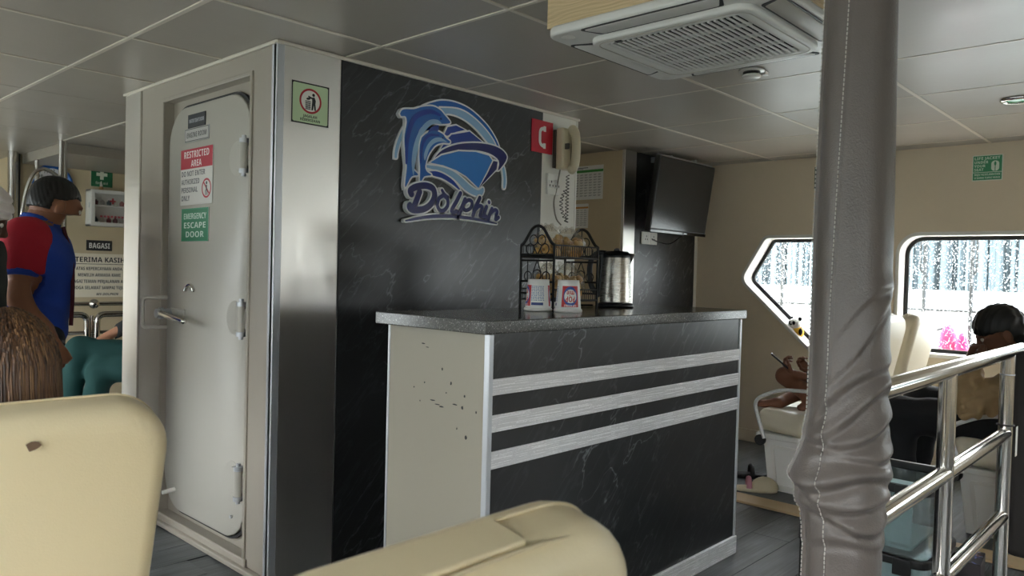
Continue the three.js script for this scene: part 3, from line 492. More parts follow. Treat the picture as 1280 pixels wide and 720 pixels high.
// ---------- television ----------
{
  const t = thing('television', 'black flat television hung tilted high on the dark marbled wall', 'television', [4.66, 1.735, ZT]);
  const s = new THREE.Group(); const tilt = -0.0;
  const m = mesh('screen_body', rbox(0.73, 0.5, 0.045, 0.008, 0, 0, 0, 3), M.dark, t); m.rotation.x = 0.14; m.position.set(-0.015, 0, 0.2);
  mesh('screen', new THREE.PlaneGeometry(0.705, 0.462).translate(0, 0.008, 0.0232), std({ color: col('#2b2d2e'), roughness: 0.22 }), m);
  mesh('lower_bezel', rbox(0.73, 0.02, 0.008, 0.003, 0, -0.241, 0.024), M.blackGloss, m);
  mesh('maker_mark', box(0.04, 0.005, 0.001, 0.08, -0.241, 0.0285), M.aluTrim, m);
  mesh('wall_bracket', [rbox(0.3, 0.2, 0.02, 0.004, 0, 0, 0.01), box(0.03, 0.24, 0.19, -0.1, 0, 0.1), box(0.03, 0.24, 0.19, 0.1, 0, 0.1)], M.dark, t);
  mesh('upper_arm', [rbox(0.74, 0.012, 0.02, 0.003, 0.08, 0.27, 0.17), rbox(0.03, 0.04, 0.16, 0.003, -0.1, 0.265, 0.09), rbox(0.03, 0.03, 0.03, 0.003, 0.2, 0.275, 0.17)], M.aluTrim, t);
  mesh('power_cable', tube([[0.08, -0.24, 0.18], [0.06, -0.31, 0.08], [-0.02, -0.3, 0.03], [-0.1, -0.285, 0.03]], 0.004, 24, 6), M.black, t);
}
socket('wall_socket', 'white double wall socket under the television', 4.56, 1.455, ZT, 0.19, 0.085);

// ---------- engine-room door ----------
{
  const d = struct('door_1'); const X0 = XD + 0.014;
  const outline = roundPoly([[-3.555, 0.085], [-2.806, 0.085], [-2.806, 1.89], [-3.555, 1.89]], 0.165, 12);
  mesh('door_leaf', toCreasedNormals(zyx(extrude(shapeOf(outline), 0.031, 0.008, 4)).translate(X0, 0, 0), 0.7), M.doorPaint, d, 'grey-white steel leaf with rounded corners');
  mesh('gasket', zyx(extrude(ringShape(offsetPoly(outline, 0.012), offsetPoly(outline, -0.004)), 0.018)).translate(X0 + 0.014, 0, 0), M.dark, d);
  for (const y of [1.625, 0.985, 0.335]) {
    const h = mesh('hinge', [cyl(0.017, 0.017, V(X0 - 0.022, y - 0.05, -2.815), V(X0 - 0.022, y + 0.05, -2.815), 14), rbb(X0 - 0.008, X0 + 0.002, y - 0.05, y + 0.05, -2.9, -2.815, 0.003), rbb(X0 - 0.012, X0 + 0.006, y - 0.04, y + 0.04, -2.815, -2.755, 0.003)], M.doorPaint, d);
    mesh('hinge_pin', [cyl(0.0185, 0.0185, V(X0 - 0.022, y + 0.051, -2.815), V(X0 - 0.022, y + 0.068, -2.815), 14), cyl(0.009, 0.009, V(X0 - 0.022, y - 0.08, -2.815), V(X0 - 0.022, y + 0.08, -2.815), 10), cyl(0.0185, 0.0185, V(X0 - 0.022, y - 0.068, -2.815), V(X0 - 0.022, y - 0.051, -2.815), 14)], M.aluTrim, h);
    mesh('hinge_pad', new THREE.CylinderGeometry(0.07, 0.07, 0.002, 28).rotateZ(PI / 2).translate(X0 - 0.0005, y, -2.905), M.doorPaint, d);
  }
  const lv = mesh('lever_handle', [cyl(0.014, 0.012, V(X0 - 0.06, 0.972, -3.48), V(X0 - 0.085, 0.955, -3.18), 16), sph(0.0125, X0 - 0.085, 0.955, -3.18, 1, 1, 1, 14, 10)], M.chrome, d, 'chrome lever');
  mesh('lever_boss', [cyl(0.02, 0.02, V(X0, 0.972, -3.49), V(X0 - 0.075, 0.972, -3.49), 18), cyl(0.027, 0.027, V(X0 - 0.045, 0.972, -3.49), V(X0 - 0.06, 0.972, -3.49), 18)], M.aluTrim, lv);
  mesh('handle_plate', [rbb(X0 - 0.012, X0 + 0.002, 0.955, 0.995, -3.5, -3.36, 0.006)], M.doorPaint, d);
  mesh('grab_bracket', bentTube([[XD + 0.01, 1.04, -3.535], [XD - 0.085, 1.04, -3.575], [XD - 0.085, 0.905, -3.575], [XD + 0.01, 0.905, -3.535]], 0.02, 0.009, 6, 12), M.doorPaint, d);
  mesh('keeper', cyl(0.02, 0.02, V(XD - 0.03, 0.965, -3.57), V(XD + 0.01, 0.965, -3.57), 18), M.doorPaint, d);
  mesh('finger_grip', new THREE.TorusGeometry(0.045, 0.008, 10, 24, PI * 0.75).rotateZ(PI * 0.125).rotateY(-PI / 2).translate(X0 - 0.006, 1.06, -3.31), M.chrome, d);
  mesh('door_stop', [cyl(0.011, 0.009, V(X0, 0.175, -3.44), V(X0 - 0.055, 0.17, -3.44), 12)], M.white, d);
  mesh('name_bolt', [cyl(0.006, 0.006, V(X0, 0.18, -2.9), V(X0 - 0.01, 0.18, -2.9), 10)], M.aluTrim, d);
}
{
  const XS = XD + 0.0135, S = (n, lb, y0, y1, z0, z1, t, o) => plate(n, lb, 'sign', XS, (y0 + y1) / 2, (z0 + z1) / 2, z1 - z0, y1 - y0, '-x', t, { thick: 0.003, ...o });
  S('door_sign', 'small black sign at the top of the steel door', 1.79, 1.85, -3.355, -3.19, canvasTex(256, 96, (g, w, h) => { g.fillStyle = '#2c3036'; g.fillRect(0, 0, w, h); g.fillStyle = '#b9bcc0'; g.textAlign = 'center'; fit(g, 'WATER TIGHT DOOR', w / 2, 60, 220, 36); }), { edge: M.dark });
  S('door_sign', 'small silver sign reading engine room on the steel door', 1.73, 1.79, -3.385, -3.155, canvasTex(320, 90, (g, w, h) => { g.fillStyle = '#b8b6b2'; g.fillRect(0, 0, w, h); g.strokeStyle = '#4a4a48'; g.lineWidth = 5; g.strokeRect(6, 6, w - 12, h - 12); g.fillStyle = '#2b2b2c'; g.textAlign = 'center'; fit(g, 'ENGINE ROOM', w / 2, 62, 270, 46); }), { edge: M.aluTrim });
  S('door_sign', 'red and white restricted area sign on the steel door', 1.455, 1.70, -3.42, -3.115, canvasTex(512, 424, (g, w, h) => { g.fillStyle = '#d9d6d0'; g.fillRect(0, 0, w, h); g.fillStyle = '#b51f37'; g.fillRect(0, 0, w, 150); g.fillStyle = '#e9e2e0'; g.textAlign = 'center'; fit(g, 'RESTRICTED', w / 2, 68, 440, 72); fit(g, 'AREA', w / 2, 136, 240, 68); g.fillStyle = '#45454a'; g.textAlign = 'left'; ['DO NOT ENTER', 'AUTHORIZED', 'PERSONAL', 'ONLY'].forEach((s, i) => fit(g, s, 14, 206 + i * 62, i ? 300 : 400, 54)); g.strokeStyle = '#b5283c'; g.lineWidth = 14; g.beginPath(); g.arc(424, 310, 66, 0, 7); g.moveTo(378, 264); g.lineTo(470, 356); g.stroke(); g.fillStyle = '#38383c'; g.beginPath(); g.arc(424, 272, 12, 0, 7); g.fill(); g.fillRect(414, 288, 20, 42); g.fillRect(406, 326, 12, 36); g.fillRect(430, 326, 12, 36); }));
  S('door_sign', 'green emergency escape door sign on the steel door', 1.295, 1.44, -3.405, -3.145, canvasTex(320, 320, (g, w, h) => { g.fillStyle = '#1f8058'; g.fillRect(0, 0, w, h); g.strokeStyle = '#3f9a78'; g.lineWidth = 6; g.strokeRect(6, 6, w - 12, h - 12); g.fillStyle = '#d5e5da'; g.textAlign = 'center'; ['EMERGENCY', 'ESCAPE', 'DOOR'].forEach((s, i) => fit(g, s, w / 2, 104 + i * 88, 270, 78)); }));
}
plate('cleanliness_sign', 'pale green no-litter sign with red ring on the brushed steel wall', 'sign', 1.618, 1.821, ZB, 0.165, 0.158, '+z', canvasTex(384, 372, (g, w, h) => {
  g.fillStyle = '#141414'; g.fillRect(0, 0, w, h); g.fillStyle = '#c6dbb2'; g.beginPath(); g.roundRect(12, 12, w - 24, h - 24, 16); g.fill();
  g.fillStyle = '#ece9e2'; g.strokeStyle = '#b0202c'; g.lineWidth = 18; g.beginPath(); g.arc(w / 2, 160, 104, 0, 7); g.fill(); g.stroke();
  g.fillStyle = '#161616'; g.beginPath(); g.arc(222, 100, 14, 0, 7); g.fill(); g.beginPath(); g.moveTo(170, 112); g.lineTo(206, 124); g.lineTo(232, 118); g.lineTo(246, 150); g.lineTo(242, 180); g.lineTo(250, 238); g.lineTo(234, 238); g.lineTo(226, 190); g.lineTo(218, 238); g.lineTo(202, 238); g.lineTo(208, 168); g.lineTo(208, 140); g.lineTo(166, 124); g.fill();
  g.beginPath(); g.ellipse(170, 140, 22, 10, -0.2, 0, 7); g.fill(); g.lineWidth = 5; g.strokeStyle = '#161616'; for (let k = 0; k < 5; k++) { g.beginPath(); g.moveTo(140 + k * 13, 160); g.lineTo(146 + k * 10, 236); g.stroke(); } for (let k = 0; k < 5; k++) { g.beginPath(); g.moveTo(140, 162 + k * 18); g.lineTo(194, 162 + k * 18); g.stroke(); }
  g.fillStyle = '#141414'; g.textAlign = 'center'; fit(g, 'JAGALAH', w / 2, 310, 160, 34); fit(g, 'KEBERSIHAN', w / 2, 344, 220, 34); }));
// ---------- ceiling fittings ----------
{
  const t = thing('air_conditioner', 'ceiling air conditioner with a square louvred grille in a pale wood casing', 'air conditioner', [1.915, 1.85, -1.073]);
  const hx = 0.308, hz = 0.324;
  mesh('wood_casing', [rbb(-hx + 0.006, hx - 0.006, 0.022, 0.19, -hz + 0.006, hz - 0.006, 0.002)], M.wood, t, 'pale wood casing');
  const sq = (a, b, r) => roundPoly([[-a, -b], [a, -b], [a, b], [-a, b]], r, 8), flat = (s, d, y, bev = 0.003) => toCreasedNormals(extrude(s, d, bev, 3).rotateX(PI / 2).translate(0, y + d, 0), 0.7);
  const pn = mesh('panel', flat(shapeOf(sq(hx, hz, 0.045)), 0.026, 0, 0.007), M.acWhite, t);
  const gx = 0.228, gz = 0.24;
  mesh('grille_frame', flat(ringShape(sq(gx, gz, 0.05), sq(0.186, 0.19, 0.004)), 0.02, -0.016, 0.006), M.acWhite, t);
  mesh('frame_line', flat(ringShape(sq(gx - 0.016, gz - 0.016, 0.04), sq(gx - 0.0185, gz - 0.0185, 0.038)), 0.003, -0.0172, 0), M.acGrey, t);
  mesh('intake', bb(-0.187, 0.187, -0.003, 0.001, -0.191, 0.191), std({ color: col('#0b0b0b'), roughness: 0.9 }), t);
  for (let i = 0; i < 22; i++) { const z = -0.181 + i * 0.01724; mesh('slat', rbox(0.372, 0.005, 0.0075, 0.002, 0, -0.0145, z), M.acWhite, t); }
  for (const x of [-0.095, 0, 0.095]) mesh('divider', box(0.004, 0.009, 0.37, x, -0.009, 0), M.acWhite, t);
  const flap = (w, d) => toCreasedNormals(extrude(shapeOf(roundPoly([[-w / 2, -d / 2], [w / 2, -d / 2], [w / 2 - 0.03, d / 2], [-w / 2 + 0.03, d / 2]], 0.008, 4)), 0.003, 0.001).rotateX(PI / 2), 0.6);
  for (const [x, z, r, w] of [[-0.267, 0, PI / 2, 0.4], [0.267, 0, -PI / 2, 0.4], [0, -0.281, 0, 0.4], [0, 0.281, PI, 0.4]]) {
    const s = mesh('air_slot', extrude(shapeOf(roundPoly([[-w / 2 - 0.008, -0.034], [w / 2 + 0.008, -0.034], [w / 2 - 0.02, 0.034], [-w / 2 + 0.02, 0.034]], 0.008, 4)), 0.0025).rotateX(PI / 2).rotateY(r).translate(x, 0.0005, z), M.dark, t);
    const l = mesh('louver', flap(w, 0.056).rotateY(r).translate(x, 0.0, z), z > 0.2 ? M.acGrey : M.acWhite, t);
  }
  for (const x of [-1, 1]) for (const z of [-1, 1]) mesh('corner_dimple', sph(0.032, x * 0.262, 0.012, z * 0.272, 1, 0.5, 1, 20, 10), x < 0 && z > 0 ? M.dark : M.acWhite, t);
  mesh('maker_mark', [0, 1, 2, 3].map((k) => box(0.008, 0.001, 0.014, 0.196, -0.0168, 0.03 + k * 0.018)), M.acGrey, t);
  mesh('sensor', rbox(0.014, 0.003, 0.02, 0.001, -0.196, -0.0168, -0.15), M.dark, t);
}
{
  const t = thing('smoke_detector', 'small round white smoke detector on the ceiling beyond the air conditioner', 'smoke detector', [2.9, YC, -1.41]);
  mesh('base_ring', lathe([[0.001, 0], [0.05, 0], [0.05, -0.01], [0.001, -0.01]], 32), M.whiteGloss, t);
  mesh('dark_slot', lathe([[0.034, -0.01], [0.034, -0.022], [0.001, -0.022]], 28), M.dark, t);
  mesh('cap', lathe([[0.001, -0.034], [0.03, -0.034], [0.038, -0.028], [0.036, -0.021], [0.001, -0.021]], 32), M.whiteGloss, t);
  mesh('bracket', rbox(0.03, 0.016, 0.02, 0.003, 0.055, -0.008, 0.03), M.whiteGloss, t);
  const g = thing('ceiling_lamp', 'small flush ceiling fitting with a silver ring and green lens', 'lamp', [4.06, YC, -0.70]);
  mesh('ring', lathe([[0.062, 0], [0.068, -0.006], [0.06, -0.014], [0.05, -0.012], [0.05, 0]], 36), M.chrome, g);
  mesh('lens', lathe([[0.05, -0.008], [0.03, -0.014], [0.001, -0.016]], 30), std({ color: col('#3fae74'), roughness: 0.15 }), g);
}
// ---------- padded pillar and handrail ----------
const AX = 1.645, AZ = -0.562;
{
  const t = thing('padded_pillar', 'round pillar wrapped in wrinkled grey-brown stitched leather', 'pillar', [AX, 0, AZ]);
  const er = [0.323, 0.946], ef = [-0.946, 0.323], R0 = 0.0745;
  const ridges = [[1.12, 0.15, 0.0035, 0.012, 1.2, 0.9], [1.05, 0.2, 0.0045, 0.012, 1.0, 0.9], [0.985, 0.12, 0.007, 0.013, 0.6, 1.0], [0.93, 0.1, 0.009, 0.014, 0.3, 1.2], [0.885, 0.06, 0.010, 0.012, 0.5, 1.0], [0.845, 0.03, 0.009, 0.011, 0.9, 0.8], [0.80, 0.02, 0.012, 0.014, 0.2, 1.4], [0.755, -0.01, 0.009, 0.012, 0.5, 1.3], [0.715, -0.02, 0.008, 0.011, 0.2, 1.2], [0.67, 0.01, 0.005, 0.012, 0.4, 1.2]];
  const seam2 = (y) => -0.58 + 0.22 * clamp((y - 1.1) / 0.7) + 0.1 * clamp((0.85 - y) / 0.2), seam1 = -1.5;
  const rad = (ph, y) => {
    let r = R0 * (1 - 0.1 * clamp((y - 1.3) / 0.5)); const g = (a, s) => Math.exp(-((a) * (a)) / (s * s));
    r += 0.030 * g(y - 0.785, 0.075) * clamp(0.55 - 0.45 * Math.sin(ph) , 0, 1) + 0.006 * g(y - 0.86, 0.12) * Math.max(0, Math.sin(ph));
    for (const [y0, sl, a, w, pc, pw] of ridges) { const yy = y0 + sl * Math.sin(ph) * 0.55 + 0.012 * Math.sin(ph * 2.3 + y0 * 40), q = (y - yy) / (w * 1.25), e = Math.exp(-(((ph - pc) / pw) ** 2) * 0.5); r += a * e * (1.1 - 0.35 * clamp(Math.sin(ph) * 1.3 - 0.3)) * (Math.exp(-q * q * (q > 0 ? 0.8 : 2.2)) - 0.7 * Math.exp(-((q + 1.25) ** 2) * 2.4)); }
    r += 0.0012 * (fbm(ph / 6.283 + 0.5, y * 0.5, 8, 3, 5) - 0.5) * 4 * clamp((1.3 - y) * 2, 0.25, 1);
    const s2 = seam2(y); if (ph > seam1 && ph < s2) r -= 0.0022 + 0.002 * Math.sin((ph - seam1) / (s2 - seam1) * PI) ; if (ph <= seam1 && ph > -1.62) r += 0.004;
    r += 0.003 * g(ph - s2 - 0.05, 0.05) - 0.002 * g(ph - s2, 0.03) * (0.5 + 0.5 * Math.sin(y * 95)) * clamp((1.2 - y) * 3);
    return r;
  };
  const P = (ph, y, o = 0) => { const r = rad(ph, y) + o, a = Math.sin(ph) * r, b = Math.cos(ph) * r; return V(er[0] * a + ef[0] * b, y, er[1] * a + ef[1] * b); };
  const nu = 260, nv = 420, pos = [], uv = [], idx = [], y0 = 0.0, y1 = YC;
  for (let j = 0; j <= nv; j++) for (let i = 0; i <= nu; i++) { const y = y0 + (y1 - y0) * j / nv, ph = -PI + 2 * PI * i / nu, p = P(ph, y); pos.push(p.x, p.y, p.z); uv.push(ph * R0, y); }
  for (let j = 0; j < nv; j++) for (let i = 0; i < nu; i++) { const a = j * (nu + 1) + i; idx.push(a, a + 1, a + nu + 1, a + 1, a + nu + 2, a + nu + 1); }
  const g = new THREE.BufferGeometry(); g.setAttribute('position', new THREE.Float32BufferAttribute(pos, 3)); g.setAttribute('uv', new THREE.Float32BufferAttribute(uv, 2)); g.setIndex(idx); g.computeVertexNormals();
  mesh('leather_cover', g, M.leather, t);
  for (const f of [() => seam1 - 0.03, (y) => seam2(y) + 0.03]) { const gs = []; for (let y = 0.3; y < YC - 0.01; y += 0.0092) { const a = P(f(y), y, 0.0012), b = P(f(y), y + 0.0062, 0.0012); gs.push(cyl(0.0011, 0.0011, a, b, 5)); } mesh('stitching', gs, M.thread, t).userData.kind = 'stuff'; }
  const h = thing('handrail', 'polished steel three-bar handrail running from the padded pillar', 'handrail', [AX, 0, AZ]);
  const L = 3.505 - AX; const bar = (n, y, x0, x1, r) => mesh(n, [cyl(r, r, V(x0, y, 0), V(x1, y, 0), 28), sph(r, x1, y, 0, 0.35, 1, 1, 20, 12)], M.pipe, h);
  bar('top_rail', 0.95, 0.074, L, 0.0245); bar('middle_rail', 0.653, 0.084, 3.28 - AX, 0.0225); bar('lower_rail', 0.35, 0.075, 3.28 - AX, 0.0225);
  for (const x of [2.445 - AX, 3.28 - AX]) { const p = mesh('post', cyl(0.0235, 0.0235, V(x, 0.004, 0), V(x, 0.94, 0), 26), M.pipe, h); mesh('foot_flange', cyl(0.05, 0.05, V(x, 0, 0), V(x, 0.01, 0), 28), M.pipe, p); }
  mesh('joint_ring', cyl(0.0245, 0.0245, V(3.28 - AX, 0.868, 0), V(3.28 - AX, 0.872, 0), 26), M.aluTrim, h);
  const z = single('cable_tie', [new THREE.TorusGeometry(0.0265, 0.003, 6, 24).rotateX(PI / 2).translate(3.28, 0.685, AZ), box(0.05, 0.004, 0.004, 3.325, 0.683, AZ + 0.012)], M.black, 'black cable tie around the end post of the handrail', 'cable tie');
  const s = thing('short_post', 'short steel post with a black cap standing behind the padded pillar', 'post', [1.765, 0, -0.68]);
  mesh('tube', cyl(0.02, 0.02, V(0, 0, 0), V(0, 0.6, 0), 22), M.pipe, s); mesh('cap', cyl(0.023, 0.022, V(0, 0.6, 0), V(0, 0.645, 0), 22), M.black, s);
  // bag hanging at the end of the rail
  const b = thing('fabric_bag', 'dark fabric bag hanging at the end of the steel handrail', 'bag', [3.73, 0.05, -0.56]);
  mesh('bag_body', rbox(0.1, 0.86, 0.26, 0.04, 0.035, 0.45, 0.06, 4), std({ color: col('#3b3735'), roughness: 0.85, bumpMap: weave, bumpScale: 0.0005 }), b);
  mesh('strap', bentTube([[0.03, 0.86, 0.1], [0.02, 0.96, 0.06], [0.02, 0.96, 0.0], [0.03, 0.86, -0.04]], 0.02, 0.007, 5, 8), M.dark, b);
  const lbTag = single('paper_tag', rbox(0.03, 0.11, 0.002, 0.0008, 3.335, 0.62, -0.535), M.white, 'small white paper tag tied to the handrail end post', 'tag');
}
// ---------- seats ----------
function makeSeat(label, x, zRear, vinyl, group, arms = [-1], dy = 0, extra, w = 0.235, cr = 0.09) {
  const t = thing('ferry_seat', label, 'seat', [x, 0, zRear], 0, group);
  const outline = roundPoly([[-w + 0.015, 0], [w - 0.015, 0], [w, 0.59], [-w, 0.59]], [0.04, 0.04, cr, cr], 10);
  const g = toCreasedNormals(mergeVertices(extrude(shapeOf(outline), 0.105, 0.036, 6)), 1.2), p = g.attributes.position;
  for (let i = 0; i < p.count; i++) { const X = p.getX(i) / w, Y = p.getY(i) / 0.59, f = clamp(1 - X * X) * clamp(1 - (2 * Y - 1) ** 2); p.setZ(i, p.getZ(i) + (p.getZ(i) > 0.05 ? 0.014 : -0.016) * f); }
  g.computeVertexNormals(); muv(g);
  const bk = mesh('backrest', toCreasedNormals(g, 1.2), vinyl, t); bk.rotation.x = 0.21; bk.position.set(0, 0.42 + dy, -0.235);
  const seam = offsetPoly(outline, 0.0005).map((q) => V(q[0], q[1], 0.036)); mesh('piping', new THREE.TubeGeometry(new THREE.CatmullRomCurve3(seam, true), 160, 0.0022, 5, true), vinyl, bk);
  const cg = new RoundedBoxGeometry(0.46, 0.13, 0.5, 5, 0.05), q = cg.attributes.position; for (let i = 0; i < q.count; i++) if (q.getY(i) > 0) q.setY(i, q.getY(i) + 0.012 * clamp(1 - (q.getX(i) / 0.23) ** 2) * clamp(1 - (q.getZ(i) / 0.25) ** 2)); cg.computeVertexNormals();
  mesh('cushion', muv(cg).rotateX(0.07).translate(0, 0.385, -0.42), vinyl, t);
  const sh = mesh('shell', [rbb(-0.225, 0.225, 0.295, 0.325, -0.67, -0.16, 0.008), rbb(-0.215, 0.215, 0.32, 0.5, -0.185, -0.165, 0.008)], M.whiteGloss, t);
  const side = shapeOf(roundPoly([[-0.63, 0.3], [-0.59, 0.0], [-0.24, 0.0], [-0.2, 0.3]], 0.012, 4));
  for (const s of [-1, 1]) { const pd = mesh('pedestal', zyx(extrude(side, 0.03, 0.004)).translate(s * 0.195 - 0.015, 0, 0), M.whiteGloss, t);
  mesh('pressed_panel', zyx(extrude(ringShape(roundPoly([[-0.585, 0.265], [-0.555, 0.03], [-0.28, 0.03], [-0.25, 0.265]], 0.01, 3), roundPoly([[-0.565, 0.25], [-0.54, 0.045], [-0.295, 0.045], [-0.268, 0.25]], 0.01, 3)), 0.006, 0.002)).translate(s * 0.212 - 0.003, 0, 0), M.white, pd); }
  mesh('kick_plate', rbb(-0.19, 0.19, 0.01, 0.29, -0.57, -0.555, 0.004), M.whiteGloss, t);
  for (const s of arms) mesh('armrest', bentTube([[s * 0.243, 0.3, -0.61], [s * 0.246, 0.51, -0.68], [s * 0.246, 0.585, -0.53], [s * 0.246, 0.605, -0.14], [s * 0.243, 0.42, -0.13]], 0.06, 0.0105, 7, 12), M.alu, t);
  mesh('hinge_knob', cyl(0.03, 0.03, V(-0.236, 0.285, -0.64), V(-0.215, 0.285, -0.64), 22), M.dark, t);
  if (extra) extra(t, bk);
  return t;
}
makeSeat('cream vinyl seat in the foreground at left, seen from behind, with a small worn patch', 0.335, -1.285, M.vinyl, 'cream seats of the near block', [-1], -0.014, (t, bk) => {
  const q = []; for (let k = 0; k < 9; k++) { const a = k / 9 * 2 * PI, r = rr(0.7, 1.1); q.push([Math.cos(a) * 0.011 * r, Math.sin(a) * 0.009 * r]); }
  mesh('worn_patch', extrude(shapeOf(q), 0.0012).translate(0.016, 0.55, 0.1125).rotateX(0), std({ color: col('#7c6350'), roughness: 0.8 }), bk);
});
makeSeat('cream vinyl seat closest to the camera, its top edge with a stitched flap', 0.475, -0.435, M.vinyl, 'cream seats of the near block', [-1], -0.034, (t, bk) => {
  mesh('stitched_flap', muv(new RoundedBoxGeometry(0.33, 0.007, 0.05, 3, 0.003)).translate(-0.11, 0.592, 0.058), M.vinyl, bk);
  mesh('flap_seam', tube([[-0.27, 0.588, 0.09], [-0.1, 0.59, 0.09], [0.05, 0.59, 0.088], [0.16, 0.575, 0.085], [0.2, 0.545, 0.08]], 0.002, 40, 6), M.vinyl, bk);
}, 0.25, 0.115);
makeSeat('pale cream seat by the aisle right of the pillar, first row', 4.345, -1.24, M.vinylPale, 'pale seats under the side windows', [-1, 1], 0.03);
makeSeat('pale cream seat next to the window right of the pillar, first row', 4.87, -1.21, M.vinylPale, 'pale seats under the side windows', [1], 0.03);
makeSeat('pale cream seat under the person in the khaki jacket, behind the handrail', 4.345, -0.26, M.vinylPale, 'pale seats under the side windows', [-1, 1]);
struct('floor_step', rbb(3.94, XW, 0, 0.012, -2.94, 2, 0.004), M.floor2);
struct('trim_10', rbb(3.80, 3.945, 0, 0.014, -2.94, 2, 0.004), M.beigeTrim);
struct('baseboard_right', rbb(XW - 0.02, XW, 0.01, 0.1, -2.94, 3, 0.004), M.wall);
// ---------- storage boxes, shoes, carton, toy ----------
{
  const clear = phys({ color: col('#9fb4b6'), transmission: 0.35, roughness: 0.22, thickness: 0, side: THREE.DoubleSide }), smoke = phys({ color: col('#dde4e4'), transmission: 0.92, roughness: 0.2, thickness: 0, side: THREE.DoubleSide }), pale = std({ color: col('#bdd2d4'), roughness: 0.5 });
  const mk = (lb, y, h, body, inner) => {
    const t = thing('storage_box', lb, 'storage box', [3.05, y, -0.865], 0, 'stacked storage boxes behind the handrail');
    const W = 0.19, D = 0.16, gs = [], o = roundPoly([[-W, -D], [W, -D], [W, D], [-W, D]], 0.035, 6), s = ringShape(o, offsetPoly(o, -0.004));
    mesh('box_body', [extrude(s, h - 0.02).rotateX(-PI / 2), extrude(shapeOf(o), 0.004).rotateX(-PI / 2)], body, t);
    mesh('lid_rim', [extrude(ringShape(offsetPoly(o, 0.014), offsetPoly(o, -0.012)), 0.03, 0.006, 3).rotateX(-PI / 2).translate(0, h - 0.03, 0)], M.black, t);
    if (inner) mesh('pale_tray', [rbb(-W + 0.012, -W + 0.02, 0.04, h + 0.012, -D + 0.02, D - 0.05, 0.003), rbb(-W + 0.012, W - 0.05, 0.02, 0.03, -D + 0.02, D - 0.05, 0.003), rbb(-W + 0.01, -W + 0.024, 0.05, h + 0.01, -0.09, -0.075, 0.003)], pale, t);
    else mesh('lid', extrude(shapeOf(o), 0.012).rotateX(-PI / 2).translate(0, h - 0.012, 0), M.black, t);
    for (const z of [-0.07, 0.09]) mesh('clip', rbox(0.012, 0.06, 0.06, 0.004, -W - 0.016, h - 0.03, z, 2), M.black, t);
    return t;
  };
  mk('translucent storage box with black lid on the floor, lower of the stack', 0.0, 0.245, clear, false); mk('smoky storage box holding a pale blue tray, upper of the stack', 0.246, 0.25, smoke, true);
  const ct = thing('printed_carton', 'small dark carton with blue printed pattern on the floor behind the handrail', 'carton', [3.38, 0, -0.69], 0.1);
  mesh('carton_body', rbox(0.17, 0.14, 0.11, 0.003, 0, 0.07, 0), std({ color: col('#3a3234'), roughness: 0.5 }), ct);
  mesh('printed_top', new THREE.PlaneGeometry(0.164, 0.104).rotateX(-PI / 2).translate(0, 0.1408, 0), printed(canvasTex(256, 160, (g, w, h) => { g.fillStyle = '#2a2830'; g.fillRect(0, 0, w, h); for (let i = 0; i < 26; i++) { g.fillStyle = ['#6a7fd0', '#a9b4e8', '#3f4fa5', '#c9c3cf', '#7c4a56'][i % 5]; g.beginPath(); g.ellipse(rr(10, w - 10), rr(10, h - 10), rr(8, 34), rr(4, 12), rr(0, 3), 0, 7); g.fill(); } })), ct);
}
function clog(name, lb, x, z, turn, c, strapCol, open) {
  const t = thing(name, lb, 'shoe', [x, 0.012, z], turn);
  const m = std({ color: col(c), roughness: 0.6 });
  const o = []; for (let i = 0; i < 40; i++) { const a = i / 40 * 2 * PI, zz = Math.cos(a), xx = Math.sin(a) * (0.82 + 0.18 * zz); o.push([xx * 0.045, zz * 0.12]); }
  mesh('sole', toCreasedNormals(extrude(shapeOf(o), 0.028, 0.008, 3).rotateX(-PI / 2), 0.9), m, t);
  const u = new THREE.SphereGeometry(1, 28, 16, 0, 2 * PI, 0, PI / 2), p = u.attributes.position; for (let i = 0; i < p.count; i++) p.setXYZ(i, p.getX(i) * 0.046, p.getY(i) * 0.066 + 0.02, p.getZ(i) * 0.075 - 0.05); u.computeVertexNormals();
  if (!open) mesh('upper', u, m, t); 
  mesh('strap', new THREE.TorusGeometry(0.042, 0.009, 8, 20, PI).scale(1, 1.15, 1.6).translate(0, 0.026, open ? -0.03 : 0.035), std({ color: col(strapCol), roughness: 0.6 }), t);
  return t;
}
clog('clog', 'cream clog with pink strap on the floor beside the counter', 4.03, -1.86, -2.6, '#d9cdb0', '#c98a9c'); clog('clog', 'cream clog half hidden behind the counter corner', 3.99, -2.1, -2.5, '#d5c7a8', '#c98a9c');
clog('slipper', 'black slipper on the floor behind the cream clogs', 4.27, -2.03, -2.5, '#17171b', '#141416', true); clog('slipper', 'black slipper farther along the floor behind the cream clogs', 4.24, -2.2, -2.4, '#17171b', '#141416', true);
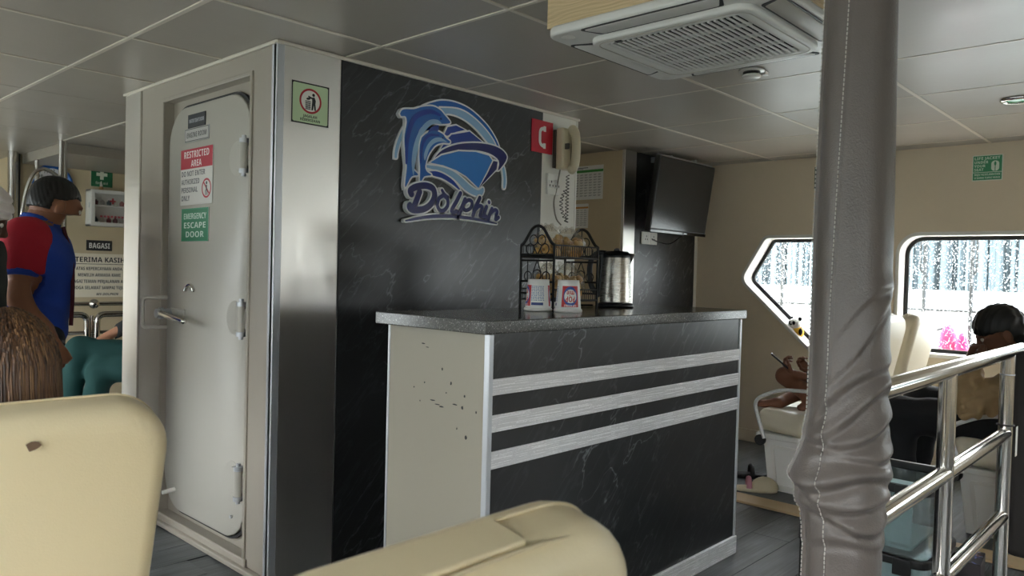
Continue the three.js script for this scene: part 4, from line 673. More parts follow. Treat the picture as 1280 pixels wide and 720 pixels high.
{
  const t = thing('plush_toy', 'small black and white plush bear with yellow clothing on the window ledge', 'toy', [5.30, 0.80, -2.17], -1.9);
  const w = std({ color: col('#eceae4'), roughness: 0.9 }), k = std({ color: col('#161616'), roughness: 0.9 }), ye = std({ color: col('#d8a93a'), roughness: 0.9 });
  mesh('body', sph(0.042, 0.0, 0.022, -0.0, 1.1, 1, 0.9), ye, t); const hd = mesh('head', sph(0.042, -0.015, 0.085, 0.01, 1.1, 0.95, 1), w, t);
  for (const s of [-1, 1]) { mesh('ear', sph(0.016, -0.015 + s * 0.036, 0.118, 0.005, 1, 1, 0.6, 12, 8), k, hd); mesh('eye_patch', sph(0.012, -0.015 + s * 0.018, 0.09, 0.045, 1, 1.25, 0.6, 12, 8), k, hd); mesh('arm', sph(0.017, s * 0.042, 0.03, 0.02, 0.8, 1.5, 0.8, 12, 8), k, t); mesh('foot', sph(0.018, s * 0.028, -0.012, 0.03, 1, 0.8, 1.3, 12, 8), k, t); }
  mesh('nose', sph(0.006, -0.015, 0.079, 0.053, 1.3, 1, 1, 8, 6), k, hd);
}
plate('life_jacket_sign', 'green life jacket under your seat sign above the right window', 'sign', XW, 1.887, -1.04, 0.157, 0.152, '-x', canvasTex(384, 372, (g, w, h) => {
  g.fillStyle = '#dfe6d8'; g.fillRect(0, 0, w, h); g.fillStyle = '#2f8a5c'; g.fillRect(10, 10, w - 20, 236); g.fillRect(10, 254, w - 20, h - 264); g.fillStyle = '#d8e6d6'; g.textAlign = 'left';
  fit(g, 'LIFE JACKET', 22, 66, 330, 58); ['UNDER', 'YOUR', 'SEAT'].forEach((s, i) => fit(g, s, 22, 122 + i * 54, 180, 54)); g.beginPath(); g.roundRect(240, 88, 100, 150, 44); g.fill(); g.fillStyle = '#2f8a5c'; g.beginPath(); g.ellipse(290, 130, 14, 30, 0, 0, 7); g.fill(); g.fillRect(285, 140, 10, 98);
  g.fillStyle = '#d8e6d6'; g.textAlign = 'center'; fit(g, 'BAJU KESELAMATAN', w / 2, 298, 330, 42); fit(g, 'DI BAWAH TEMPAT DUDUK', w / 2, 344, 330, 38); }), { thick: 0.002 });
plate('exit_sign', 'dark exit sign with a white arrow, mostly behind the pillar', 'sign', XW, 1.892, -1.98, 0.17, 0.15, '-x', canvasTex(256, 224, (g, w, h) => { g.fillStyle = '#12241c'; g.fillRect(0, 0, w, h); g.fillStyle = '#e8efe8'; g.beginPath(); g.moveTo(20, 112); g.lineTo(70, 72); g.lineTo(70, 152); g.fill(); g.textAlign = 'center'; fit(g, 'EXIT', 160, 140, 150, 76); }), { thick: 0.002, edge: M.dark });
// ---------- luggage bay at the far left ----------
{
  const c = thing('wall_clock', 'round wall clock with a blue rim at the far left', 'clock', [2.015, 1.825, ZN]);
  mesh('rim', new THREE.TorusGeometry(0.135, 0.016, 12, 60).translate(0, 0, 0.016), std({ color: col('#2a63ad'), roughness: 0.35 }), c);
  mesh('face', new THREE.CircleGeometry(0.13, 48).translate(0, 0, 0.012), printed(canvasTex(384, 384, (g) => { g.fillStyle = '#eeeef0'; g.fillRect(0, 0, 384, 384); g.fillStyle = '#3a3f4a'; g.textAlign = 'center'; for (let k = 1; k <= 12; k++) { const a = k / 12 * 2 * PI; fit(g, String(k), 192 + Math.sin(a) * 148, 208 - Math.cos(a) * 148, 60, 46); } })), c);
  mesh('hand', [box(0.006, 0.1, 0.002, 0, 0.04, 0.016), box(0.007, 0.07, 0.002, 0, 0, 0.018).rotateZ(-2).translate(0.02, -0.01, 0)], M.black, c);
  mesh('case', cyl(0.14, 0.14, V(0, 0, 0), V(0, 0, 0.011), 40), M.white, c);
}
plate('first_aid_sign', 'green sign with a white cross above the first aid cabinet', 'sign', 2.392, 1.917, ZN, 0.172, 0.172, '+z', canvasTex(256, 256, (g) => { g.fillStyle = '#0f6a3c'; g.fillRect(0, 0, 256, 256); g.fillStyle = '#e6ead8'; g.fillRect(106, 34, 44, 130); g.fillRect(62, 78, 132, 42); g.textAlign = 'center'; fit(g, 'first aid', 128, 224, 150, 44); }));
{
  const t = thing('first_aid_cabinet', 'white first aid cabinet with a glass front on the far wall', 'cabinet', [2.44, 1.645, ZN]);
  const W = 0.172, H = 0.152, D = 0.12;
  mesh('cabinet_body', [rbb(-W, W, H - 0.016, H, 0, D, 0.003), rbb(-W, W, -H, -H + 0.016, 0, D, 0.003), rbb(-W, -W + 0.016, -H, H, 0, D, 0.003), rbb(W - 0.016, W, -H, H, 0, D, 0.003), bb(-W, W, -H, H, 0, 0.006)], M.white, t);
  mesh('shelf', rbb(-W + 0.016, W - 0.016, 0.02, 0.028, 0.006, D - 0.02, 0.002), M.white, t);
  const d = mesh('door', extrude(ringShape([[-W, -H], [W, -H], [W, H], [-W, H]], [[-W + 0.032, -H + 0.032], [W - 0.032, -H + 0.032], [W - 0.032, H - 0.032], [-W + 0.032, H - 0.032]]), 0.014, 0.002).translate(0, 0, D), M.white, t);
  mesh('pane', new THREE.PlaneGeometry(2 * W - 0.06, 2 * H - 0.06).translate(0, 0, D + 0.006), M.glass, d);
  mesh('red_cross', [box(0.045, 0.014, 0.001, 0.0, 0.062, D + 0.0075), box(0.014, 0.05, 0.001, 0.0, 0.062, D + 0.0075)], std({ color: col('#b23038'), roughness: 0.5 }), d);
  mesh('lettering', [0, 1, 2, 3, 4, 5, 6].map((k) => box(0.018, 0.016, 0.001, -0.09 + k * 0.028, -0.07, D + 0.0075)), std({ color: col('#b8505a'), roughness: 0.5 }), d);
  mesh('latch', rbox(0.004, 0.045, 0.012, 0.001, -W - 0.002, 0.02, D - 0.03), M.aluTrim, d);
  const cols = ['#6a2d33', '#b8b4ac', '#49606a', '#c9c2b4', '#8e3a3f'];
  for (let r = 0; r < 2; r++) for (let k = 0; k < 5; k++) { const b = thing('medicine_bottle', ['leftmost', 'second from left', 'middle', 'second from right', 'rightmost'][k] + ' small medicine container on the ' + (r ? 'lower' : 'upper') + ' shelf of the first aid cabinet', 'bottle', [2.44 - 0.11 + k * 0.052, 1.645 + (r ? -0.136 : 0.0285), ZN + 0.055], 0, r ? 'containers on the lower cabinet shelf' : 'containers on the upper cabinet shelf'); const h = 0.045 + 0.02 * ((k * 3 + r) % 3); mesh('bottle_body', lathe([[0.001, 0], [0.017, 0], [0.018, h * 0.7], [0.008, h * 0.85], [0.008, h]], 14), std({ color: col(cols[(k + r * 2) % 5]), roughness: 0.4 }), b); mesh('cap', cyl(0.009, 0.009, V(0, h, 0), V(0, h + 0.012, 0), 12), M.white, b); }
  const s = thing('small_bottle', 'tiny white bottle standing on top of the first aid cabinet', 'bottle', [2.365, 1.798, ZN + 0.07]);
  mesh('bottle_body', lathe([[0.001, 0], [0.018, 0], [0.018, 0.022], [0.012, 0.03]], 16), std({ color: col('#a98558'), roughness: 0.5 }), s); mesh('nozzle', lathe([[0.012, 0.028], [0.01, 0.045], [0.003, 0.075], [0.001, 0.075]], 14), M.white, s);
}
plate('luggage_sign', 'black sign with white lettering above the thank-you banner', 'sign', 2.38, 1.33, ZN, 0.205, 0.088, '+z', canvasTex(360, 150, (g, w, h) => { g.fillStyle = '#0e0e0d'; g.fillRect(0, 0, w, h); g.fillStyle = '#f0efe8'; g.textAlign = 'center'; fit(g, 'BAGASI', w / 2, 116, 300, 108); }), { edge: M.black });
plate('thank_you_banner', 'cream banner with black thank-you lettering on the far wall', 'banner', 2.385, 1.075, ZN, 0.66, 0.37, '+z', canvasTex(1024, 574, (g, w, h) => {
  g.fillStyle = '#f0e7d2'; g.fillRect(0, 0, w, h); g.fillStyle = '#12100e'; g.textAlign = 'center'; fit(g, 'TERIMA KASIH', w / 2 + 10, 112, 620, 92); g.fillRect(110, 134, 800, 6);
  ['ATAS KEPERCAYAAN ANDA', 'MEMILIH ARMADA KAMI', 'SEBAGAI TEMAN PERJALANAN ANDA', 'SEMOGA SELAMAT SAMPAI TUJUAN'].forEach((s, i) => fit(g, s, w / 2, 218 + i * 84, [560, 500, 820, 800][i], 58, 'bold', 'sans-serif', 0.78)); g.font = 'italic bold 44px sans-serif'; g.fillText('MV.DOLPHIN', 610, 552); }), { thick: 0.002 });
{
  const p = thing('luggage_rail', 'steel tube luggage rail with rounded frames at the far left', 'rail', [0, 0, -6.03]);
  mesh('top_bar', [cyl(0.015, 0.015, V(1.8, 0.885, 0), V(2.9, 0.885, 0), 14)], M.pipe, p); mesh('ball_joint', sph(0.036, 2.006, 0.885, 0.01, 1, 1, 1, 20, 14), M.pipe, p);
  for (const [x0, x1] of [[1.5, 1.965], [2.03, 2.9]]) mesh('frame', bentTube([[x0, 0.0, 0], [x0, 0.808, 0], [x1, 0.808, 0], [x1, 0.0, 0]], 0.06, 0.023, 6, 14), M.pipe, p);
  for (const y of [0.675, 0.59]) mesh('cross_bar', cyl(0.014, 0.014, V(1.5, y, 0), V(2.9, y, 0), 12), M.pipe, p);
  mesh('coupling', [cyl(0.012, 0.012, V(1.975, 0.64, 0.0), V(2.03, 0.64, 0.0), 10), cyl(0.014, 0.014, V(1.997, 0.55, 0.0), V(1.997, 0.8, 0.0), 10)], M.pipe, p);
  const q = (lb, x, z, r, y1 = YC) => single('steel_pole', cyl(r, r, V(x, 0, z), V(x, y1, z), 18), M.pipe, lb, 'pole', 'floor-to-ceiling steel poles at the far left');
  q('thin steel pole in front of the clock, nearer the luggage bay corner', 1.79, -5.98, 0.017); q('thin steel pole in front of the clock, farther from the cabinet', 1.757, -5.95, 0.015); q('steel pole at the dark room corner left of the clock, thicker of the two there', 1.70, -6.9, 0.032); q('steel pole at the dark room corner left of the clock, thinner of the two there', 1.735, -6.96, 0.02);
  single('steel_pole', [cyl(0.014, 0.014, V(1.61, 0, -5.95), V(1.61, 1.87, -5.95), 14), sph(0.014, 1.61, 1.87, -5.95)], M.pipe, 'short steel pole ending below the clock beside the curved rail', 'pole');
  single('curved_rail', [tube([[1.51, 0, -5.9], [1.505, 0.8, -5.9], [1.505, 1.35, -5.9], [1.525, 1.6, -5.9], [1.57, 1.76, -5.9], [1.63, 1.815, -5.9], [1.7, 1.79, -5.9], [1.75, 1.74, -5.9]], 0.014, 70, 12)], M.pipe, 'curved steel grab rail arching up behind the standing person', 'rail');
}
// ---------- people ----------
function nets(sdf, lo, hi, cell) {                               // surface nets over a grid
  const n = [0, 1, 2].map((k) => Math.ceil((hi[k] - lo[k]) / cell) + 1), S = [1, n[0], n[0] * n[1]], F = new Float32Array(n[0] * n[1] * n[2]);
  for (let k = 0, q = 0; k < n[2]; k++) for (let j = 0; j < n[1]; j++) for (let i = 0; i < n[0]; i++) F[q++] = sdf(lo[0] + i * cell, lo[1] + j * cell, lo[2] + k * cell);
  const id = new Int32Array(F.length).fill(-1), pos = [], idx = [];
  for (let k = 0; k < n[2] - 1; k++) for (let j = 0; j < n[1] - 1; j++) for (let i = 0; i < n[0] - 1; i++) {
    const b = i + j * S[1] + k * S[2]; let m = 0, x = 0, y = 0, z = 0, c = 0;
    for (let e = 0; e < 8; e++) if (F[b + (e & 1) + ((e >> 1) & 1) * S[1] + (e >> 2) * S[2]] < 0) m |= 1 << e;
    if (m === 0 || m === 255) continue;
    for (let e = 0; e < 8; e++) for (let a = 0; a < 3; a++) { if (e & (1 << a)) continue; const f = e | (1 << a); if (((m >> e) & 1) === ((m >> f) & 1)) continue;
      const A = F[b + (e & 1) + ((e >> 1) & 1) * S[1] + (e >> 2) * S[2]], B = F[b + (f & 1) + ((f >> 1) & 1) * S[1] + (f >> 2) * S[2]], t = A / (A - B);
      x += (e & 1) + (a === 0 ? t : 0); y += ((e >> 1) & 1) + (a === 1 ? t : 0); z += (e >> 2) + (a === 2 ? t : 0); c++; }
    id[b] = pos.length / 3; pos.push(lo[0] + (i + x / c) * cell, lo[1] + (j + y / c) * cell, lo[2] + (k + z / c) * cell);
  }
  for (let k = 1; k < n[2] - 1; k++) for (let j = 1; j < n[1] - 1; j++) for (let i = 1; i < n[0] - 1; i++) {
    const b = i + j * S[1] + k * S[2];
    for (let a = 0; a < 3; a++) { const s0 = F[b] < 0, s1 = F[b + S[a]] < 0; if (s0 === s1) continue; const u = S[(a + 1) % 3], v = S[(a + 2) % 3], q = [id[b], id[b - u], id[b - u - v], id[b - v]]; if (q.some((w) => w < 0)) continue; if (s0) idx.push(q[0], q[1], q[2], q[0], q[2], q[3]); else idx.push(q[0], q[2], q[1], q[0], q[3], q[2]); }
  }
  const g = new THREE.BufferGeometry(); g.setAttribute('position', new THREE.Float32BufferAttribute(pos, 3)); g.setIndex(idx); g.computeVertexNormals();
  return muvSmooth(g);
}
function muvSmooth(g) { const p = g.attributes.position, uv = new Float32Array(p.count * 2); for (let i = 0; i < p.count; i++) { uv[2 * i] = p.getX(i) + p.getZ(i); uv[2 * i + 1] = p.getY(i); } g.setAttribute('uv', new THREE.BufferAttribute(uv, 2)); return g; }
const smin = (a, b, k) => { const h = Math.max(k - Math.abs(a - b), 0) / k; return Math.min(a, b) - h * h * k * 0.25; };
function bone(a, b, ra, rb) { const bx = b[0] - a[0], by = b[1] - a[1], bz = b[2] - a[2], L = bx * bx + by * by + bz * bz || 1e-9; return (x, y, z) => { const px = x - a[0], py = y - a[1], pz = z - a[2]; let t = (px * bx + py * by + pz * bz) / L; t = t < 0 ? 0 : t > 1 ? 1 : t; const dx = px - bx * t, dy = py - by * t, dz = pz - bz * t; return Math.sqrt(dx * dx + dy * dy + dz * dz) - (ra + (rb - ra) * t); }; }
// ellipsoid with axes: centre c, unit axes f (forward), u (up), s (side) and radii
function ell(c, ax, r) { return (x, y, z) => { const p = [x - c[0], y - c[1], z - c[2]]; let k0 = 0, k1 = 0; for (let i = 0; i < 3; i++) { const d = p[0] * ax[i][0] + p[1] * ax[i][1] + p[2] * ax[i][2]; k0 += (d / r[i]) ** 2; k1 += (d / (r[i] * r[i])) ** 2; } k0 = Math.sqrt(k0); k1 = Math.sqrt(k1); return k1 < 1e-9 ? -Math.min(...r) : k0 * (k0 - 1) / k1; }; }
const union = (list, k) => (x, y, z) => { let d = 1e9; for (const f of list) d = smin(d, f(x, y, z), k); return d; };
const grow = (f, o) => (x, y, z) => f(x, y, z) - o;
const cut = (f, p, n) => (x, y, z) => Math.max(f(x, y, z), (x - p[0]) * n[0] + (y - p[1]) * n[1] + (z - p[2]) * n[2]);   // keeps the side n points away from
const frame = (f, up = [0, 1, 0]) => { const F = V(...f).normalize(), S = new THREE.Vector3().crossVectors(F, V(...up)).normalize(), U = new THREE.Vector3().crossVectors(S, F); return [F.toArray(), U.toArray(), S.toArray()]; };
const off = (c, ax, a, b, s) => [0, 1, 2].map((k) => c[k] + ax[0][k] * a + ax[1][k] * b + ax[2][k] * s);
const fold = (f, amp, q) => (x, y, z) => f(x, y, z) + amp * (Math.sin(x * q + y * q * 0.7) * Math.sin(y * q * 1.3 - z * q * 0.8) + 0.5 * Math.sin(z * q * 1.9 + x * q * 0.6 + y * q * 0.4));
function headSdf(c, ax, k = 1) {                                  // c: centre of the skull; face looks along ax[0]
  const o = (a, b, s) => off(c, ax, a * k, b * k, s * k), L = [
    ell(o(-0.008, 0.022, 0), ax, [0.094 * k, 0.088 * k, 0.074 * k]), ell(o(0.03, -0.05, 0), ax, [0.062 * k, 0.075 * k, 0.056 * k]), ell(o(0.062, -0.098, 0), ax, [0.028 * k, 0.022 * k, 0.026 * k]),
    bone(o(0.088, 0.012, 0), o(0.106, -0.028, 0), 0.009 * k, 0.013 * k), ell(o(0.078, 0.02, 0.0), ax, [0.018 * k, 0.012 * k, 0.05 * k]), ell(o(0.086, -0.068, 0), ax, [0.015 * k, 0.008 * k, 0.022 * k]), ell(o(0.086, -0.08, 0), ax, [0.013 * k, 0.008 * k, 0.019 * k]),
    ell(o(0.062, -0.025, 0.038), ax, [0.028 * k, 0.022 * k, 0.02 * k]), ell(o(0.062, -0.025, -0.038), ax, [0.028 * k, 0.022 * k, 0.02 * k])], base = union(L, 0.018 * k);
  const ears = [-1, 1].map((s) => ell(o(-0.012, -0.015, s * 0.078), ax, [0.02 * k, 0.034 * k, 0.011 * k]));
  const eye = [-1, 1].map((s) => ell(o(0.088, 0.0, s * 0.033), ax, [0.014 * k, 0.009 * k, 0.016 * k]));
  return (x, y, z) => { let d = base(x, y, z); for (const e of ears) d = smin(d, e(x, y, z), 0.01 * k); for (const e of eye) d = Math.max(d, -(e(x, y, z) + 0.004 * k)); return d; };
}
function eyes(parent, c, ax, k, lid) { for (const s of [-1, 1]) { const q = off(c, ax, 0.079 * k, 0.001 * k, s * 0.032 * k); const e = mesh('eye', sph(0.0105 * k, ...q, 1, 1, 1, 12, 8), std({ color: col('#d9d2c8'), roughness: 0.3 }), parent); const r = off(c, ax, 0.0865 * k, 0.0 * k, s * 0.032 * k); mesh('iris', sph(0.0045 * k, ...r, 1, 1, 1, 8, 6), M.dark, e); } }
function hand(w, dir, palm, k = 1, curl = 0.7, holding) {         // w: wrist; dir: along the fingers; palm: normal of the palm side
  const ax = frame(dir, palm), D = ax[0], Pn = ax[1], S = ax[2], o = (a, b, s) => off(w, ax, a * k, b * k, s * k), L = [bone(o(0, 0, 0), o(0.05, 0, 0.012), 0.021 * k, 0.018 * k), bone(o(0.015, 0, -0.012), o(0.07, 0, -0.02), 0.018 * k, 0.015 * k), bone(o(0.03, 0, 0.02), o(0.08, 0, 0.026), 0.015 * k, 0.013 * k), bone(o(0.03, 0, 0), o(0.082, 0, 0.004), 0.016 * k, 0.014 * k)];
  const F = []; [[-0.027, 0.058, 0.9], [-0.009, 0.068, 1], [0.009, 0.064, 0.97], [0.027, 0.05, 0.8]].forEach(([s, l, kk], i) => { let p = o(0.084 - Math.abs(s) * 0.25, 0, s), a = 0.25 + 0.1 * i; const seg = [0.5, 0.3, 0.24]; seg.forEach((q, m) => { a += curl * [0.55, 0.9, 0.6][m]; const e = [0, 1, 2].map((c) => p[c] + (D[c] * Math.cos(a) + Pn[c] * Math.sin(a)) * l * 1.25 * q * k); F.push(bone(p, e, (0.0092 - m * 0.0008) * k, (0.0085 - m * 0.0008) * k)); p = e; }); });
  const t0 = o(0.02, 0.006, -0.024), t1 = o(0.05, 0.022, -0.046), t2 = o(0.075, 0.032, -0.042), t3 = o(0.095, 0.036, -0.03); F.push(bone(t0, t1, 0.0125 * k, 0.0105 * k), bone(t1, t2, 0.0105 * k, 0.0092 * k), bone(t2, t3, 0.009 * k, 0.0075 * k));
  const palmF = union(L, 0.012 * k); return (x, y, z) => { let d = palmF(x, y, z); for (const f of F) d = smin(d, f(x, y, z), 0.0045 * k); return d; };
}
function boundsOf(pts, r) { const lo = [1e9, 1e9, 1e9], hi = [-1e9, -1e9, -1e9]; for (const p of pts) for (let k = 0; k < 3; k++) { lo[k] = Math.min(lo[k], p[k] - r); hi[k] = Math.max(hi[k], p[k] + r); } return [lo, hi]; }
const skinM = (h) => phys({ color: col(h), roughness: 0.55, sheen: 0.2, sheenRoughness: 0.5 }), cloth = (h, r = 0.85) => std({ color: col(h), roughness: r, bumpMap: weave, bumpScale: 0.0004, side: THREE.DoubleSide });
const hairM = (h) => std({ color: col(h), roughness: 0.5 });
const W3 = (o, e1, e2) => (a, y, b) => [o[0] + e1[0] * a + e2[0] * b, y, o[2] + e1[2] * a + e2[2] * b];

{ // standing person in the blue and red polo shirt: seen from behind and the right
  const o = [1.076, 0, -3.956], R = [0.962, 0, 0.272], Fw = [0.272, 0, -0.962], P = W3(o, R, Fw), k = 1;
  const t = thing('person', 'standing person in a blue and red polo shirt with short black hair, looking down', 'person', [0, 0, 0]);
  const f = [0.90, -0.26, -0.10], hc = P(0.07, 1.446, 0.0), ax = frame(f), skin = skinM('#8d5d42');
  const pel = P(-0.02, 0.86, 0), wst = P(-0.01, 1.03, 0), chs = P(-0.015, 1.2, 0), nk = P(0.005, 1.345, 0), nt = P(0.035, 1.42, 0), rs = P(-0.055, 1.29, -0.165), ls = P(0.03, 1.29, 0.17), re = P(-0.07, 1.04, -0.215), rw = P(0.075, 0.82, -0.2), le = P(-0.02, 1.04, 0.22), lw = P(0.03, 0.82, 0.2);
  const arms = [bone(rs, re, 0.052, 0.04), bone(re, rw, 0.041, 0.026), bone(ls, le, 0.052, 0.04), bone(le, lw, 0.041, 0.026)];
  const torso = [bone(P(-0.02, 0.88, -0.07), P(-0.02, 0.88, 0.07), 0.13, 0.13), bone(wst, chs, 0.135, 0.14), bone(P(-0.015, 1.2, -0.09), P(0.01, 1.2, 0.09), 0.125, 0.125), bone(P(-0.03, 1.3, -0.1), P(0.01, 1.3, 0.1), 0.07, 0.07)];
  const neck = [bone(nk, nt, 0.062, 0.058), bone(nt, off(hc, ax, -0.02, -0.03, 0), 0.058, 0.062)];
  const legs = [-0.1, 0.1].map((s) => [bone(P(-0.02, 0.86, s), P(0, 0.48, s * 1.05), 0.1, 0.066), bone(P(0, 0.48, s * 1.05), P(-0.03, 0.09, s * 1.1), 0.064, 0.042)]).flat();
  const body = union([...torso, ...arms, ...legs, ...neck], 0.05), hs = headSdf(hc, ax, 1.1), hr = hand(rw, [0.45, -0.85, -0.2], [0.1, 0.1, -1], 1, 0.6), hl = hand(lw, [0.7, -0.5, 0.1], [0, -1, 0], 1, 0.6);
  const lo = [0.66, 0.03, -4.35], hi = [1.56, 1.66, -3.5];
  const [hlo, hhi] = boundsOf([hc], 0.18), [rlo, rhi] = boundsOf([rw], 0.2);
  mesh('body', merge([nets((x, y, z) => Math.max(smin(body(x, y, z), smin(hr(x, y, z), hl(x, y, z), 0.01), 0.02), y - 1.43), lo, [hi[0], 1.45, hi[2]], 0.012), nets((x, y, z) => Math.max(smin(hs(x, y, z), union(neck, 0.03)(x, y, z), 0.03), 1.41 - y), [hlo[0], 1.33, hlo[2]], hhi, 0.005)]), skin, t);
  eyes(t, hc, ax, 1.1);
  const q = (a, b, s) => off(hc, ax, a * 1.1, b * 1.1, s * 1.1), cap = union([ell(q(-0.012, 0.03, 0), ax, [0.109, 0.103, 0.089]), ell(q(-0.05, -0.01, 0), ax, [0.061, 0.086, 0.074])], 0.02);
  const hairF = (x, y, z) => { const d0 = x - hc[0], d1 = y - hc[1], d2 = z - hc[2], a = d0 * ax[0][0] + d1 * ax[0][1] + d2 * ax[0][2], b = d0 * ax[1][0] + d1 * ax[1][1] + d2 * ax[1][2]; const line = Math.max(a * 0.75 - 0.052 - b * 0.35, -(b + 0.035), a > -0.045 ? 0.018 + clamp((a + 0.01) / 0.06) * 0.034 - b : -1); return Math.max(cap(x, y, z), line) + 0.002 * Math.sin(x * 260) * Math.sin(z * 240 + y * 120); };
  mesh('hair', nets(hairF, hlo, hhi, 0.005), hairM('#12100f'), t);
  const shirtF = fold(union([...torso.map((b) => grow(b, 0.014)), grow(bone(rs, re, 0.052, 0.044), 0.02), grow(bone(ls, le, 0.052, 0.044), 0.02)], 0.06), 0.004, 26);
  const armDir = (a, b) => { const v = V(...b).sub(V(...a)).normalize(); return [v.x, v.y, v.z]; }, rd = armDir(rs, re), ld = armDir(ls, le), rc = [0, 1, 2].map((i) => rs[i] + (re[i] - rs[i]) * 0.62), lc = [0, 1, 2].map((i) => ls[i] + (le[i] - ls[i]) * 0.62);
  const near = (c, r) => (x, y, z) => Math.hypot(x - c[0], y - c[1], z - c[2]) - r;
  const trim = (fn) => (x, y, z) => { let d = fn(x, y, z); d = Math.max(d, 0.8 - y, y - 1.352); const s1 = (x - rc[0]) * rd[0] + (y - rc[1]) * rd[1] + (z - rc[2]) * rd[2], s2 = (x - lc[0]) * ld[0] + (y - lc[1]) * ld[1] + (z - lc[2]) * ld[2]; if (bone(rc, re, 0.09, 0.09)(x, y, z) < 0) d = Math.max(d, s1); if (bone(lc, le, 0.09, 0.09)(x, y, z) < 0) d = Math.max(d, s2); return d; };
  mesh('shirt', nets(trim(shirtF), lo, hi, 0.011), cloth('#1c3f9a'), t, 'blue polo shirt body');
  const red = cloth('#a8182c');
  for (const [s, e, c, d, n] of [[rs, re, rc, rd, -0.1], [ls, le, lc, ld, 0.1]]) {
    const seam = P(-0.03 + (n > 0 ? 0.03 : 0), 1.28, n), sd = V(...P(0, 0, n > 0 ? 1 : -1)).sub(V(...P(0, 0, 0))).normalize().toArray();
    const reg = (x, y, z) => Math.max(-((x - seam[0]) * sd[0] + (z - seam[2]) * sd[2]) + (y - 1.28) * 0.35, 0), slv = (x, y, z) => Math.max(shirtF(x, y, z) - 0.004, -((x - seam[0]) * sd[0] + (y - 1.28) * -0.25 + (z - seam[2]) * sd[2]), bone(s, e, 0.115, 0.085)(x, y, z));
    const cutS = (fn, m) => (x, y, z) => Math.max(fn(x, y, z), (x - c[0]) * d[0] + (y - c[1]) * d[1] + (z - c[2]) * d[2] + m);
    mesh('sleeve', nets(cutS(slv, 0.0), lo, hi, 0.011), red, t, 'red sleeve');
    const cuff = (x, y, z) => Math.max(Math.abs((x - c[0]) * d[0] + (y - c[1]) * d[1] + (z - c[2]) * d[2] + 0.004) - 0.014, grow(bone(s, e, 0.052, 0.044), 0.027)(x, y, z)); mesh('cuff', nets(cuff, lo, hi, 0.009), cloth('#1c3f9a'), t, 'blue cuff');
  }
  const colF = (x, y, z) => { const d = union([bone(P(-0.005, 1.33, 0), P(0.035, 1.435, 0), 0.080, 0.068)], 0.01)(x, y, z), h = y + 0.36 * ((x - o[0]) * f[0] + (z - o[2]) * f[2]); return Math.max(Math.abs(d) - 0.006, h - 1.392, 1.315 - h); };
  mesh('collar', nets(colF, [hlo[0] - 0.06, 1.22, hlo[2] - 0.06], [hhi[0] + 0.06, 1.5, hhi[2] + 0.06], 0.006), cloth('#1e469e'), t);
  mesh('placket', tube([P(0.1, 1.35, -0.03), P(0.135, 1.2, -0.05), P(0.14, 1.05, -0.06), P(0.135, 0.9, -0.06)].map((p) => p), 0.009, 30, 6), cloth('#4a1020'), t, 'dark red front edging');
  mesh('trousers', nets((x, y, z) => Math.max(fold(union([...legs.map((b) => grow(b, 0.02)), bone(P(-0.02, 0.86, -0.07), P(-0.02, 0.86, 0.07), 0.125, 0.125)], 0.05), 0.004, 30)(x, y, z), y - 0.92, 0.07 - y), lo, [hi[0], 0.95, hi[2]], 0.013), cloth('#1d2026'), t);
  for (const s of [-0.1, 0.1]) mesh('shoe', sph(0.05, ...P(0.03, 0.04, s * 1.1), 1.9, 0.8, 1.5, 20, 12), M.dark, t);
}
